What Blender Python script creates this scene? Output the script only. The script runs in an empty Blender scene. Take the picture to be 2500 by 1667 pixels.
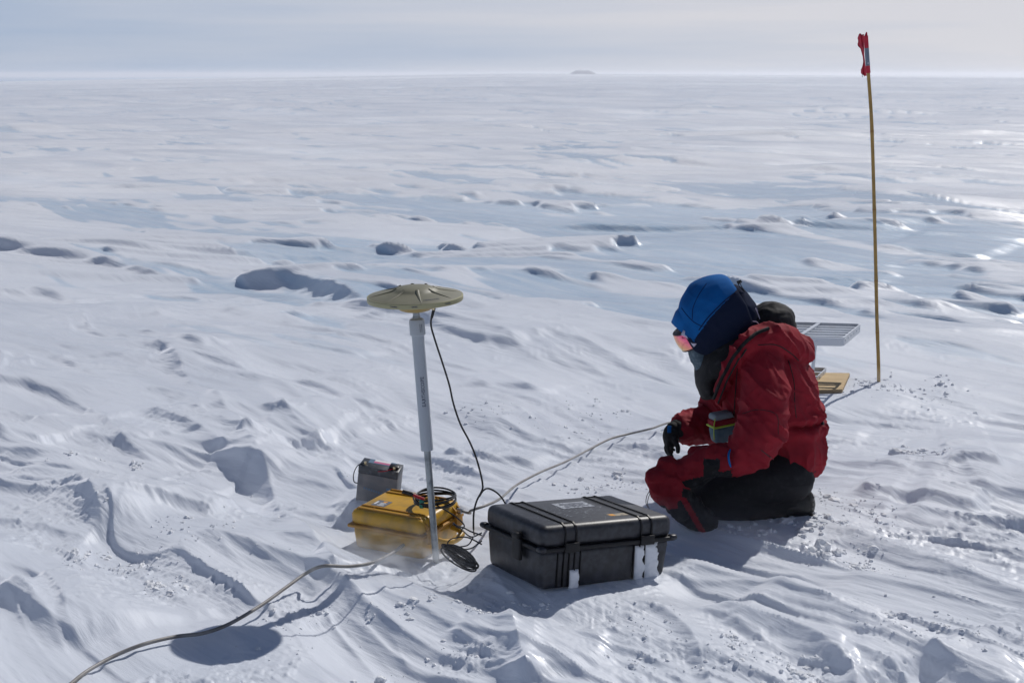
import bpy, bmesh, math, random
import numpy as np
from mathutils import Vector, Matrix, noise as mnoise
random.seed(7)
rng = np.random.default_rng(7)
SC = bpy.context.scene
COL = SC.collection
R = math.radians

# ------------------------------------------------------------------ camera
F_PX, CAM_H, HOR = 3500.0, 1.75, 183.0          # focal length in photo pixels, eye height, horizon row
PITCH = math.atan((833.5 - HOR) / F_PX)
cam_d = bpy.data.cameras.new('camera'); cam = bpy.data.objects.new('camera', cam_d); COL.objects.link(cam)
cam.location = (0, 0, CAM_H); cam.rotation_euler = (R(90) - PITCH, 0, 0)
cam_d.sensor_width = 36; cam_d.lens = 36 * F_PX / 2500; cam_d.clip_start = .05; cam_d.clip_end = 20000
SC.camera = cam
# ------------------------------------------------------------------ sky, sun, exposure
SUN_V = Vector((-0.56, -0.85, -0.98)).normalized()          # way the light travels
SUN_EL = math.asin(-SUN_V.z); SUN_AZ = math.atan2(-SUN_V.x, -SUN_V.y)
W_ = bpy.data.worlds.new('World'); SC.world = W_; W_.use_nodes = True
nt = W_.node_tree; nt.nodes.clear()
def nd(nt, t, **k):
    n = nt.nodes.new(t)
    for a, b in k.items(): setattr(n, a, b)
    return n
out = nd(nt, 'ShaderNodeOutputWorld'); bg = nd(nt, 'ShaderNodeBackground'); bgc = nd(nt, 'ShaderNodeBackground')
sky = nd(nt, 'ShaderNodeTexSky', sky_type='NISHITA'); sky.sun_disc = False
sky.sun_elevation = SUN_EL; sky.sun_rotation = SUN_AZ; sky.altitude = 2500; sky.air_density = 1.0; sky.dust_density = .3; sky.ozone_density = 4.5
bg.inputs['Strength'].default_value = 0.05
nt.links.new(sky.outputs[0], bg.inputs['Color'])
# a bank of thin cloud and snow-laden air low on the horizon, blue away from the sun and milky towards it, thinning out overhead
tc = nd(nt, 'ShaderNodeTexCoord'); mp = nd(nt, 'ShaderNodeMapping'); mp.inputs['Scale'].default_value = (1.5, 1.5, 26.0)
mp.inputs['Rotation'].default_value = (0.0, R(1.5), 0)
nz = nd(nt, 'ShaderNodeTexNoise'); nz.inputs['Scale'].default_value = 1.7; nz.inputs['Detail'].default_value = 6; nz.inputs['Roughness'].default_value = .5
nt.links.new(tc.outputs['Generated'], mp.inputs[0]); nt.links.new(mp.outputs[0], nz.inputs['Vector'])
dot = nd(nt, 'ShaderNodeVectorMath', operation='DOT_PRODUCT'); dot.inputs[1].default_value = (1.5, 0.35, 6.0)
nt.links.new(tc.outputs['Generated'], dot.inputs[0])
add = nd(nt, 'ShaderNodeMath', operation='ADD')
nt.links.new(dot.outputs['Value'], add.inputs[0])
mr = nd(nt, 'ShaderNodeMapRange'); mr.inputs['From Min'].default_value = .3; mr.inputs['From Max'].default_value = .7
mr.inputs['To Min'].default_value = -0.20; mr.inputs['To Max'].default_value = 0.34
nt.links.new(nz.outputs['Fac'], mr.inputs[0]); nt.links.new(mr.outputs[0], add.inputs[1])
cl = nd(nt, 'ShaderNodeClamp'); cl.inputs['Min'].default_value = .0; cl.inputs['Max'].default_value = 1.0
nt.links.new(add.outputs[0], cl.inputs[0])
cc = nd(nt, 'ShaderNodeMix', data_type='RGBA'); cc.inputs['A'].default_value = (.395, .49, .66, 1); cc.inputs['B'].default_value = (.73, .72, .765, 1)
nt.links.new(cl.outputs[0], cc.inputs['Factor']); nt.links.new(cc.outputs['Result'], bgc.inputs['Color'])
bgc.inputs['Strength'].default_value = 1.04
sx = nd(nt, 'ShaderNodeSeparateXYZ'); nt.links.new(tc.outputs['Generated'], sx.inputs[0])
fo_ = nd(nt, 'ShaderNodeMapRange', interpolation_type='SMOOTHSTEP'); fo_.inputs['From Min'].default_value = .04; fo_.inputs['From Max'].default_value = .34
fo_.inputs['To Min'].default_value = .90; fo_.inputs['To Max'].default_value = .03
nt.links.new(sx.outputs['Z'], fo_.inputs[0])
mx = nd(nt, 'ShaderNodeMixShader')
nt.links.new(fo_.outputs[0], mx.inputs[0]); nt.links.new(bg.outputs[0], mx.inputs[1]); nt.links.new(bgc.outputs[0], mx.inputs[2])
nt.links.new(mx.outputs[0], out.inputs[0])
sd = bpy.data.lights.new('sun', 'SUN'); sd.energy = 3.4; sd.angle = R(.6); sd.color = (1.0, .965, .92)
so = bpy.data.objects.new('sun', sd); COL.objects.link(so); so.rotation_euler = SUN_V.to_track_quat('-Z', 'Y').to_euler()
so.location = (4, 6, 8)
SC.view_settings.view_transform = 'Standard'; SC.view_settings.look = 'None'
SC.view_settings.exposure = -0.11; SC.view_settings.gamma = 1; SC.view_settings.use_curve_mapping = False
SC.cycles.max_bounces = 6; SC.cycles.diffuse_bounces = 3; SC.cycles.volume_bounces = 3

# ------------------------------------------------------------------ helpers
fw = np.array([0, math.cos(PITCH), -math.sin(PITCH)]); upv = np.array([0, math.sin(PITCH), math.cos(PITCH)])
def _ray(px, py): return fw + np.array([1., 0, 0]) * (px - 1250) / F_PX - upv * (py - 833.5) / F_PX
def W(px, py, Y):                         # point of the vertical plane at distance Y seen at a photo pixel
    r = _ray(px, py); return Vector(np.array([0, 0, CAM_H]) + r * (Y / r[1]))
def G(px, py, z=0.0):                     # point of the level plane z
    r = _ray(px, py); return Vector(np.array([0, 0, CAM_H]) + r * ((z - CAM_H) / r[2]))

MAT = {}
def mat(name, col, rough=.6, spec=.4, metal=0., bump=None, vary=None, coat=0., folds=None):
    """bump=(scale, strength, distance), vary=(scale, colour2, lo, hi)"""
    m = bpy.data.materials.new(name); m.use_nodes = True; t = m.node_tree
    b = t.nodes['Principled BSDF']
    b.inputs['Base Color'].default_value = (*col, 1); b.inputs['Roughness'].default_value = rough
    b.inputs['Specular IOR Level'].default_value = spec; b.inputs['Metallic'].default_value = metal
    b.inputs['Coat Weight'].default_value = coat
    co = nd(t, 'ShaderNodeTexCoord')
    if bump:
        n = nd(t, 'ShaderNodeTexNoise'); n.inputs['Scale'].default_value = bump[0]; n.inputs['Detail'].default_value = 4
        t.links.new(co.outputs['Object'], n.inputs['Vector'])
        bp = nd(t, 'ShaderNodeBump'); bp.inputs['Strength'].default_value = bump[1]; bp.inputs['Distance'].default_value = bump[2]
        t.links.new(n.outputs['Fac'], bp.inputs['Height']); t.links.new(bp.outputs[0], b.inputs['Normal'])
    if folds:      # soft creases of cloth: (scale, distance)
        mq = nd(t, 'ShaderNodeMapping'); mq.inputs['Rotation'].default_value = (0, R(28), 0); mq.inputs['Scale'].default_value = (1.7, 1.0, .75); t.links.new(co.outputs['Object'], mq.inputs[0])
        n5 = nd(t, 'ShaderNodeTexNoise', noise_type='RIDGED_MULTIFRACTAL'); n5.inputs['Scale'].default_value = folds[0]; n5.inputs['Detail'].default_value = 2.5; n5.inputs['Distortion'].default_value = .35
        t.links.new(mq.outputs[0], n5.inputs['Vector'])
        b5 = nd(t, 'ShaderNodeBump'); b5.inputs['Strength'].default_value = .9; b5.inputs['Distance'].default_value = folds[1]
        t.links.new(n5.outputs['Fac'], b5.inputs['Height']); t.links.new(b5.outputs[0], bp.inputs['Normal'])
    if vary:
        n = nd(t, 'ShaderNodeTexNoise'); n.inputs['Scale'].default_value = vary[0]; n.inputs['Detail'].default_value = 5
        t.links.new(co.outputs['Object'], n.inputs['Vector'])
        r = nd(t, 'ShaderNodeMapRange'); r.inputs[1].default_value = vary[2]; r.inputs[2].default_value = vary[3]
        t.links.new(n.outputs['Fac'], r.inputs[0])
        x = nd(t, 'ShaderNodeMix', data_type='RGBA'); x.inputs['A'].default_value = (*col, 1); x.inputs['B'].default_value = (*vary[1], 1)
        t.links.new(r.outputs[0], x.inputs['Factor']); t.links.new(x.outputs['Result'], b.inputs['Base Color'])
    MAT[name] = m; return m

def link(name, me, m, parent=None, smooth=True):
    o = bpy.data.objects.new(name, me); COL.objects.link(o)
    for k in (m if isinstance(m, (list, tuple)) else [m]): me.materials.append(k)
    if smooth: me.shade_smooth(); me.set_sharp_from_angle(angle=R(38))
    if parent is not None: o.parent = parent; o.matrix_parent_inverse = Matrix.Identity(4)
    return o
def tag(o, label=None, cat=None, group=None, kind=None):
    for k, v in (('label', label), ('category', cat), ('group', group), ('kind', kind)):
        if v: o[k] = v
    return o
def empty(name, loc, rot=(0, 0, 0)):
    o = bpy.data.objects.new(name, None); COL.objects.link(o); o.location = loc; o.rotation_euler = rot; o.empty_display_size = .05
    return o
def from_bm(bm, name='mesh'):
    me = bpy.data.meshes.new(name); bm.to_mesh(me); bm.free(); return me
def rbox(l, w, h, r=.01, seg=3, taper=1.0, z0=0., c=(0, 0), bm=None):
    """rounded box, base at z0, footprint centred on c; taper scales the base"""
    own = bm is None
    b2 = bmesh.new()
    bmesh.ops.create_cube(b2, size=1)
    for v in b2.verts:
        k = taper if v.co.z < 0 else 1
        v.co = Vector((v.co.x * l * k + c[0], v.co.y * w * k + c[1], (v.co.z + .5) * h + z0))
    if r > 0: bmesh.ops.bevel(b2, geom=b2.edges[:], offset=r, segments=seg, profile=.5, affect='EDGES', clamp_overlap=True)
    me = bpy.data.meshes.new('t'); b2.to_mesh(me); b2.free()
    if own:
        return me
    bm.from_mesh(me); bpy.data.meshes.remove(me)
def cyl(bm, p0, p1, r0, r1=None, n=20, cap=True):
    r1 = r0 if r1 is None else r1
    p0, p1 = Vector(p0), Vector(p1); d = (p1 - p0); q = d.to_track_quat('Z', 'Y').to_matrix()
    a = [bm.verts.new(p0 + q @ Vector((r0 * math.cos(2*math.pi*i/n), r0 * math.sin(2*math.pi*i/n), 0))) for i in range(n)]
    b = [bm.verts.new(p1 + q @ Vector((r1 * math.cos(2*math.pi*i/n), r1 * math.sin(2*math.pi*i/n), 0))) for i in range(n)]
    for i in range(n): bm.faces.new((a[i], a[(i+1) % n], b[(i+1) % n], b[i]))
    if cap: bm.faces.new(a[::-1]); bm.faces.new(b)
def lathe(profile, n=64, bm=None):
    """profile: (r, z) list from bottom to top around z"""
    own = bm is None; bm = bm or bmesh.new(); rings = []
    for r, z in profile:
        if r < 1e-5: rings.append([bm.verts.new((0, 0, z))])
        else: rings.append([bm.verts.new((r*math.cos(2*math.pi*i/n), r*math.sin(2*math.pi*i/n), z)) for i in range(n)])
    for a, b in zip(rings, rings[1:]):
        for i in range(n):
            j = (i+1) % n
            if len(a) == 1 and len(b) == 1: continue
            if len(a) == 1: bm.faces.new((a[0], b[j], b[i]))
            elif len(b) == 1: bm.faces.new((a[i], a[j], b[0]))
            else: bm.faces.new((a[i], a[j], b[j], b[i]))
    return from_bm(bm) if own else None
def catmull(P, sub):
    P = [np.array(p, float) for p in P]
    if len(P) < 3: 
        return [P[0] + (P[-1]-P[0]) * i/sub for i in range(sub+1)]
    Q = [2*P[0]-P[1]] + P + [2*P[-1]-P[-2]]; o = []
    for i in range(1, len(Q)-2):
        a, b, c, d = Q[i-1:i+3]
        for k in range(sub):
            t = k/sub
            o.append(.5*((2*b) + (-a+c)*t + (2*a-5*b+4*c-d)*t*t + (-a+3*b-3*c+d)*t**3))
    o.append(P[-1]); return o
def sweep(bm, pts, r, n=8, sub=8):
    """round cable through points (parallel transported frame)"""
    C = [Vector(p) for p in catmull(pts, sub)]
    up = Vector((0, 0, 1)); prev = None; rings = []
    for i, p in enumerate(C):
        T = (C[min(i+1, len(C)-1)] - C[max(i-1, 0)]).normalized()
        if prev is None:
            s = T.cross(up); s = s if s.length > .05 else T.cross(Vector((1, 0, 0)))
        else: s = prev - T*prev.dot(T)
        s.normalize(); prev = s; u = s.cross(T)
        rr = r(i/(len(C)-1)) if callable(r) else r
        rings.append([bm.verts.new(p + s*rr*math.cos(2*math.pi*k/n) + u*rr*math.sin(2*math.pi*k/n)) for k in range(n)])
    for a, b in zip(rings, rings[1:]):
        for k in range(n): bm.faces.new((a[k], b[k], b[(k+1) % n], a[(k+1) % n]))
    bm.faces.new(rings[0]); bm.faces.new(rings[-1][::-1])
def limb(bm, secs, n=22, sub=4, cap0=.8, cap1=.8):
    """soft body piece: secs = (position, in-plane radius, depth radius); rounded ends"""
    S = catmull([(*p, a, b) for p, a, b in secs], sub)
    rings = []
    N = len(S)
    def frame(i):
        T = Vector(S[min(i+1, N-1)][:3] - S[max(i-1, 0)][:3]).normalized()
        s = Vector((0, 1, 0)); s = s - T*s.dot(T)
        if s.length < .3: s = Vector((1, 0, 0)); s = s - T*s.dot(T)
        s.normalize(); return T, s, T.cross(s)
    def ring(c, a, b, s, u): return [bm.verts.new(c + u*a*math.cos(2*math.pi*k/n) + s*b*math.sin(2*math.pi*k/n)) for k in range(n)]
    T, s, u = frame(0); c = Vector(S[0][:3]); a, b = S[0][3:]
    for ph in (75, 50, 25): rings.append(ring(c - T*min(a, b)*math.sin(R(ph))*cap0, a*math.cos(R(ph)), b*math.cos(R(ph)), s, u))
    for i in range(N):
        T, s, u = frame(i); rings.append(ring(Vector(S[i][:3]), S[i][3], S[i][4], s, u))
    c = Vector(S[-1][:3]); a, b = S[-1][3:]
    for ph in (25, 50, 75): rings.append(ring(c + T*min(a, b)*math.sin(R(ph))*cap1, a*math.cos(R(ph)), b*math.cos(R(ph)), s, u))
    for p, q in zip(rings, rings[1:]):
        for k in range(n): bm.faces.new((p[k], p[(k+1) % n], q[(k+1) % n], q[k]))
    bm.faces.new(rings[0][::-1]); bm.faces.new(rings[-1])
def fuse(bm, voxel, smooth=6):
    """join overlapping closed pieces into one continuous skin"""
    bmesh.ops.recalc_face_normals(bm, faces=bm.faces)
    me = from_bm(bm); o = bpy.data.objects.new('t', me); COL.objects.link(o)
    m = o.modifiers.new('r', 'REMESH'); m.mode = 'VOXEL'; m.voxel_size = voxel
    if smooth:
        s = o.modifiers.new('s', 'SMOOTH'); s.factor = .5; s.iterations = smooth
    dg = bpy.context.evaluated_depsgraph_get(); dg.update()
    r = bpy.data.meshes.new_from_object(o.evaluated_get(dg))
    bpy.data.objects.remove(o); bpy.data.meshes.remove(me); return r
def wrinkle(me, fn):
    n = len(me.vertices); co = np.empty(n*3); me.vertices.foreach_get('co', co); no = np.empty(n*3)
    me.vertex_normals.foreach_get('vector', no)
    co = co.reshape(-1, 3); no = no.reshape(-1, 3)
    d = np.array([fn(Vector(c)) for c in co]); co += no*d[:, None]
    me.vertices.foreach_set('co', co.ravel()); me.update()

# ------------------------------------------------------------------ numpy noise
_g = np.linspace(0, 2*np.pi, 256, endpoint=False); GX, GY = np.cos(_g), np.sin(_g)
def gn(x, y, seed=0):
    ix = np.floor(x).astype(np.int64); iy = np.floor(y).astype(np.int64); fx = x-ix; fy = y-iy
    def h(a, b):
        k = (a*374761393 + b*668265263 + seed*974634777) & 0xffffffff
        k = ((k ^ (k >> 13))*1274126177) & 0xffffffff
        k = (k ^ (k >> 16)) & 255
        return k
    def c(dx, dy):
        k = h(ix+dx, iy+dy); return GX[k]*(fx-dx) + GY[k]*(fy-dy)
    u = fx*fx*fx*(fx*(fx*6-15)+10); v = fy*fy*fy*(fy*(fy*6-15)+10)
    a = c(0, 0); a = a + u*(c(1, 0)-a); b = c(0, 1); b = b + u*(c(1, 1)-b)
    return (a + v*(b-a))*1.5
def sst(a, b, x): t = np.clip((x-a)/(b-a), 0, 1); return t*t*(3-2*t)
WU = np.array([.66, -.75]); WV = np.array([.75, .66])         # along the wind, across it (towards the sun)

def saw(s, t, Wd, L, amp, seed, warp=1.1, rise=.10, cover=.0, dr=None, rough=.35):
    """broken asymmetric sastrugi ridges: steep face towards the camera side, long lit back"""
    ph = t/Wd + warp*gn(s/L, t/(Wd*2.2), seed) + rough*gn(s/(L*.25), t/(Wd*.9), seed+1)
    f = ph-np.floor(ph); row = np.floor(ph)
    k = gn(s/(L*.9) + row*7.31, row*3.17+.5, seed+2)
    m = sst(cover-.12, cover+.35, k)
    if dr is not None: rise = np.minimum(.7, np.maximum(rise, 2.6*dr/Wd))
    up = np.clip(f/rise, 0, 1)
    return amp*m*(up**1.6)*(1-f)**1.3

# explicit drifts seen in the photograph: crest line, height, width of the steep face, length of the back
def gp(*q): return [tuple(G(*a)[:2]) for a in q]
DRIFTS = [
 (gp((-60,600),(150,620),(300,640),(430,668)), .15, .30, .9),
 (gp((500,662),(620,686),(740,690),(810,728),(900,768),(1010,800)), .22, .40, 3.2),
 (gp((1000,790),(1120,835),(1260,862)), .05, .18, .6),
 (gp((60,700),(130,712),(190,738)), .06, .14, .4),
 (gp((-60,900),(70,922),(130,945),(190,978),(260,1020),(330,1060),(400,1110)), .045, .13, .5),
 (gp((330,985),(400,1000),(470,1040),(560,1080),(660,1150)), .06, .12, .4),
 (gp((575,1058),(660,1056),(740,1062),(790,1072)), .045, .13, .35),
 (gp((380,835),(440,905),(500,960),(560,1010),(640,1120),(700,1210),(770,1320),(825,1400)), .070, .12, .40),
 (gp((380,1145),(450,1142),(530,1160)), .045, .09, .25),
 (gp((280,1228),(400,1226),(470,1230),(540,1245)), .050, .10, .3),
 (gp((-40,1240),(60,1250),(140,1280),(230,1300)), .045, .10, .3),
 (gp((-40,1120),(60,1130),(160,1170),(215,1230),(265,1295)), .05, .10, .35),
 (gp((-20,1430),(60,1470),(140,1525),(220,1590)), .05, .09, .3),
 (gp((-20,1040),(60,1050),(110,1062)), .05, .08, .3),
 (gp((780,1350),(815,1400),(835,1420)), .06, .07, .2),
 (gp((650,1480),(700,1500),(740,1530)), .02, .05, .2),
 (gp((1700,1490),(1780,1500),(1850,1530),(1930,1545),(1990,1580),(2060,1640),(2100,1690)), .085, .10, .3),
 (gp((2235,1610),(2310,1640),(2400,1665),(2520,1710)), .06, .07, .25),
 (gp((1230,1540),(1265,1600),(1300,1690)), .045, .06, .2),
 (gp((1080,1560),(1180,1610),(1290,1690)), .035, .07, .2),
 (gp((1500,1470),(1640,1500),(1700,1580),(1760,1690)), .03, .09, .3),
 (gp((2060,1212),(2130,1216),(2240,1232),(2330,1250),(2420,1262)), .05, .06, .4),
 (gp((2200,1262),(2300,1268),(2400,1290),(2560,1300)), .05, .09, .5),
 (gp((1990,1240),(2060,1252),(2180,1262)), .02, .06, .3),
 (gp((2300,1170),(2380,1165),(2450,1180)), .035, .08, .4),
 (gp((1850,1050),(1990,1060),(2110,1075)), .03, .1, .4),
 (gp((1200,403),(1400,400),(1640,402),(1800,410),(2000,425),(2200,432),(2400,440),(2560,452)), .15, .3, 1.5),
 (gp((1300,556),(1480,560),(1600,566),(1800,568),(2000,572),(2120,580),(2260,585)), .09, .15, .8),
 (gp((2120,612),(2230,618),(2330,628),(2420,634)), .10, .16, 1.0),
 (gp((1800,700),(1900,700),(2040,712),(2200,716)), .035, .12, .7),
 (gp((2180,662),(2300,664),(2420,668),(2560,680)), .06, .14, .8),
 (gp((2300,690),(2420,700),(2560,712)), .06, .14, .8),
 (gp((540,258),(640,262),(730,272)), .35, .9, 3.0),
 (gp((760,246),(900,246),(1050,252),(1140,256)), .25, .8, 3.0),
 (gp((1640,264),(1740,266)), .25, .6, 3.0),
 (gp((460,242),(500,238),(550,242)), .4, 1., 2.0),
 (gp((1000,492),(1060,490),(1140,496)), .09, .16, .7),
 (gp((760,480),(860,480),(930,486)), .08, .18, .7),
 (gp((630,425),(700,425),(790,432)), .07, .18, .9),
 (gp((1290,382),(1450,380),(1560,392)), .10, .25, 1.2),
 (gp((2000,405),(2200,415),(2400,430)), .08, .25, .9),
 (gp((250,320),(330,318)), .14, .4, 1.4),
 (gp((250,405),(280,402),(320,405)), .10, .2, .5),
 (gp((520,440),(560,438),(595,444)), .08, .2, .6),
 (gp((670,630),(760,640),(880,655)), .045, .2, .6),
 (gp((640,1000),(720,1020),(800,1060)), .04, .08, .3),
 (gp((690,935),(800,950),(900,985),(1010,1010)), .035, .07, .35),
 (gp((1100,930),(1220,930),(1350,960)), .03, .07, .35),
 (gp((690,845),(800,860),(900,880)), .03, .10, .4),
 (gp((1060,1085),(1200,1100),(1330,1120)), .04, .09, .4),
 (gp((330,820),(420,850),(520,880)), .04, .10, .35),
]
_r = random.Random(12)
for _i in range(230):        # low broken ledges between here and the middle distance
    _y = 9*math.exp(_r.random()*2.1) if _i < 130 else 28*math.exp(_r.random()*1.9); _x = _r.uniform(-.46, .46)*_y; _k = _y/15
    _L = _r.uniform(1.6, 4.6)*_k**.8*_r.choice((1, 1, 1.8)); _a = (-.24 if _y < 28 else -.10)+_r.gauss(0, .10); _n = 6; _c = _r.uniform(-.2, .2)
    _ln = [(_x+_L*(i/_n-.5)*math.cos(_a+_c*(i/_n-.5))+_r.gauss(0, .006)*_L, _y+_L*(i/_n-.5)*math.sin(_a+_c*(i/_n-.5))+_r.gauss(0, .012)*_L) for i in range(_n+1)]
    DRIFTS.append((_ln, _r.uniform(.007, .020)*_k**.85*(1.5 if _y > 28 else 1), .1*_k, _r.uniform(.35, .9)*_k))
def base_h(x, y):
    """broad lie of the land"""
    d = np.hypot(x, y)
    far = sst(15, 120, d)
    lift = .0013*np.maximum(0, d-60)
    h = .016*np.minimum(0, x) - .007*np.maximum(0, x)
    h = h*sst(6, 30, d)
    h = h + .10*gn(x/5.5+3, y/4.3, 11)*sst(2.5, 9, d) + .035*gn(x/1.7, y/1.4, 12)*(1-.6*sst(8, 14, d))
    h = h + far*(.30*gn(x/60, y/45, 13)) + sst(200, 900, d)*1.0*gn(x/500, y/400, 14)
    # long diagonal swells of wind-packed snow in the foreground
    s = x*WU[0]+y*WU[1]; t = x*WV[0]+y*WV[1]
    q = gn(s/3.4+5, t/.62+.4*gn(s/1.5, t/1.1, 17), 15)
    h = h + (.085*np.sqrt(q*q+.02)*-1 + .06*gn(s/2.2, t/.42, 16))*(1-sst(7, 11.5, d))
    return h + lift
FLATS = []      # (x, y, radius, z, feather)
GLAZE = [(*G(1255, 1560)[:2], .05, .22), (*G(1300, 1640)[:2], .05, .16), (*G(2080, 1610)[:2], .05, .20), (*G(838, 1130)[:2], .08, .30), (*G(1310, 1010)[:2], .35, .35),
         (*G(380, 870)[:2], .05, .30), (*G(2440, 520)[:2], 1.6, 3.2), (*G(1480, 1580)[:2], .05, .15), (*G(1700, 880)[:2], .2, .3), (*G(2480, 1650)[:2], .06, .2)]
def glaze_mask(x, y):
    g = np.zeros_like(x)
    for a, b, rx, ry in GLAZE:
        u = ((x-a)*.83+(y-b)*.0); v = (y-b) + .6*(x-a)
        g = np.maximum(g, np.exp(-(u/rx)**2-(v/ry)**2)*sst(-.45, .25, gn(x/(rx*.6), y/(rx*1.6), 99)))
    return g
def ice_mask(x, y):
    s = x*WU[0]+y*WU[1]; t = x*WV[0]+y*WV[1]
    n = .8*gn(s/6.5, t/1.8, 31) + .7*gn(s/2.2, t/.55, 32) + .45*gn(s/.8, t/.18, 33)
    bias = 0.74*np.exp(-((x-3.6)/5.5)**2 - ((y-16)/7.0)**2) + .30*np.exp(-((x+1)/5)**2-((y-22)/5)**2) + .25*np.exp(-((x+6)/3)**2-((y-19.5)/2)**2)
    return sst(.40, .54, n*.8 + bias + .02) * sst(8.0, 10.5, y + .15*x)
def height(x, y, dr=None):
    shp = x.shape; x = x.ravel(); y = y.ravel(); dr = np.full(x.shape, .006) if dr is None else dr.ravel()
    d = np.hypot(x, y)
    s0 = x*WU[0]+y*WU[1]; t0 = x*WV[0]+y*WV[1]
    t = t0 + .35*gn(s0/3.2, t0/2.6, 21) + .10*gn(s0/.9, t0/.8, 22); s = s0 + .3*gn(x/2, y/2, 23)
    h = base_h(x, y); ice = ice_mask(x, y)
    near = 1-sst(9, 16, d)
    calm = 1-.6*ice
    tex = np.zeros_like(h)
    tex += saw(s, t, 1.9, 10.0, .036, 41, cover=.03, rise=.18, dr=dr)*(.12+.88*sst(6, 12, d))
    tex += saw(s, t, .80, 4.5, .016, 45, cover=-.02, rise=.18, dr=dr)*(.6+.4*sst(8, 12, d))
    def band(Wd, L, amp, seed, **k):
        m = dr < Wd*.22
        o = np.zeros_like(h)
        if m.any(): o[m] = saw(s[m], t[m], Wd, L, amp, seed, dr=dr[m], **k)*sst(Wd*.22, Wd*.10, dr[m])
        return o
    tex += band(.34, 1.9, .018, 51, cover=-.07, rise=.12)
    tex += band(.15, .9, .0070, 55, cover=-.05, rise=.2)
    tex += band(.065, .40, .0026, 59, cover=-.1, rise=.25)*(.3+.7*sst(-.1, .3, gn(x/.9, y/.9, 60)))
    # far out the ridges lie more across the view
    wf = sst(8.5, 12.5, y + .35*x); tex *= 1-wf
    sf = x*.95-y*.31; tf = x*.31+y*.95 + .7*gn(x/14, y/9, 24) + .06*gn(sf/4.5, y/2.5, 25)
    tex += saw(sf, tf, 3.4, 20., .055, 63, warp=.7, rough=.10, cover=.06, rise=.06, dr=dr)*sst(13, 22, d)
    tex += saw(sf, tf, 1.5, 12., .044, 64, warp=.7, rough=.06, cover=.0, rise=.07, dr=dr)*wf*(1-sst(60, 120, d)) + saw(sf, tf, .55, 6.5, .018, 66, warp=.7, rough=.10, cover=-.03, rise=.10, dr=dr)*wf*(1-sst(30, 50, d))
    far = sst(25, 70, d)
    tex += saw(sf, tf, 9.0, 40., .16, 65, warp=.7, rough=.12, cover=-.02, rise=.05, dr=dr)*far
    tex += saw(sf, tf, 28.0, 70., .30, 67, cover=0., rise=.05, dr=dr)*sst(80, 250, d)
    # crisp, drawn-out ridgelets left by the wind
    def ridges(S_, T_, L, Wd, amp, seed, w_=1.):
        m = dr < Wd*.42; o = np.zeros_like(h)
        if not m.any(): return o
        a = S_[m]; b = T_[m] + .25*Wd*gn(a/(L*.5), T_[m]/(Wd*3), seed+1)
        n = 1-np.abs(gn(a/L, b/Wd, seed))*2.2; n = np.sign(n)*np.abs(n)**1.5
        k = sst(-.25, .35, gn(a/(L*1.1), b/(Wd*4), seed+2))
        o[m] = amp*n*k*sst(Wd*.42, Wd*.24, dr[m]); return o
    tex += (ridges(s, t, 3.4, .46, .055, 101) + ridges(s, t, 1.7, .20, .024, 104))*(1-wf) + (ridges(sf, tf, 4.5, .50, .062, 131) + ridges(sf, tf, 2.4, .22, .034, 134))*wf + ridges(s, t, .85, .088, .0095, 107) + ridges(s, t, .42, .038, .0026, 110)
    tex += ridges(sf, tf, 13, 1.1, .080, 113)*wf + ridges(sf, tf, 34, 3.6, .22, 116)*sst(20, 40, d) + ridges(sf, tf, 90, 14, .20, 119)*sst(70, 140, d)
    m = d < 11
    f = np.zeros_like(h)
    f[m] = .0016*gn(s[m]/.5, t[m]/.022, 71) + .0022*gn(s[m]/.8, t[m]/.05, 72)
    # crumbly, trodden patches
    pm = sst(.18, .42, gn(x[m]/.55, y[m]/.5, 73) + .4*gn(x[m]/.2, y[m]/.2, 74)) 
    for (a, b, rr, k) in TRODDEN: pm = np.maximum(pm, k*np.exp(-((x[m]-a)**2+(y[m]-b)**2)/rr**2)*sst(-.5, .3, gn(x[m]/.12, y[m]/.12, 75)))
    f[m] += pm*(.011*np.abs(gn(x[m]/.045, y[m]/.04, 76)) + .006*np.abs(gn(x[m]/.019, y[m]/.018, 77)))
    tex += f
    h = h + tex*calm + ice*(.004*gn(s/1.5, t/.3, 81)+.0015*gn(s/.6, t/.5, 82)) - .006*ice
    # explicit drifts
    dd = np.zeros_like(h)
    for line, A, w, Lb in DRIFTS:
        if line[0][1] > 12 and len(line) != 7: A = A*.62 if A < .2 else A*.8
        if len(line) == 7 and A < .084: P = np.array(line)
        else:
            P = np.array(catmull(line, 4))
            for _ in range(10): P[1:-1] = (P[:-2]+2*P[1:-1]+P[2:])/4
        mnx, mny = P.min(0); mxx, mxy = P.max(0); pad = Lb*4.5+w*2
        idx = np.nonzero((x > mnx-pad) & (x < mxx+pad) & (y > mny-pad) & (y < mxy+pad))[0]
        if not len(idx): continue
        X = x[idx]; Y = y[idx]
        wig = (.2 if A >= .15 and line[0][1] < 25 else 1. if line[0][1] < 11 else .35)*min(w, .2)*.5*gn(X/(min(w, .2)*7), Y/(min(w, .2)*7), 91) + w*.05*gn(X/(w*1.7), Y/(w*1.7), 92)*(gn(X/(w*6), Y/(w*6), 95) > 0)
        best = np.full(X.shape, 1e9); sg = np.zeros_like(X); tt = np.zeros_like(X); ex = np.zeros_like(X)
        seg = np.hypot(*(P[1:]-P[:-1]).T); cum = np.r_[0, np.cumsum(seg)]; tot = cum[-1]
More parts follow.
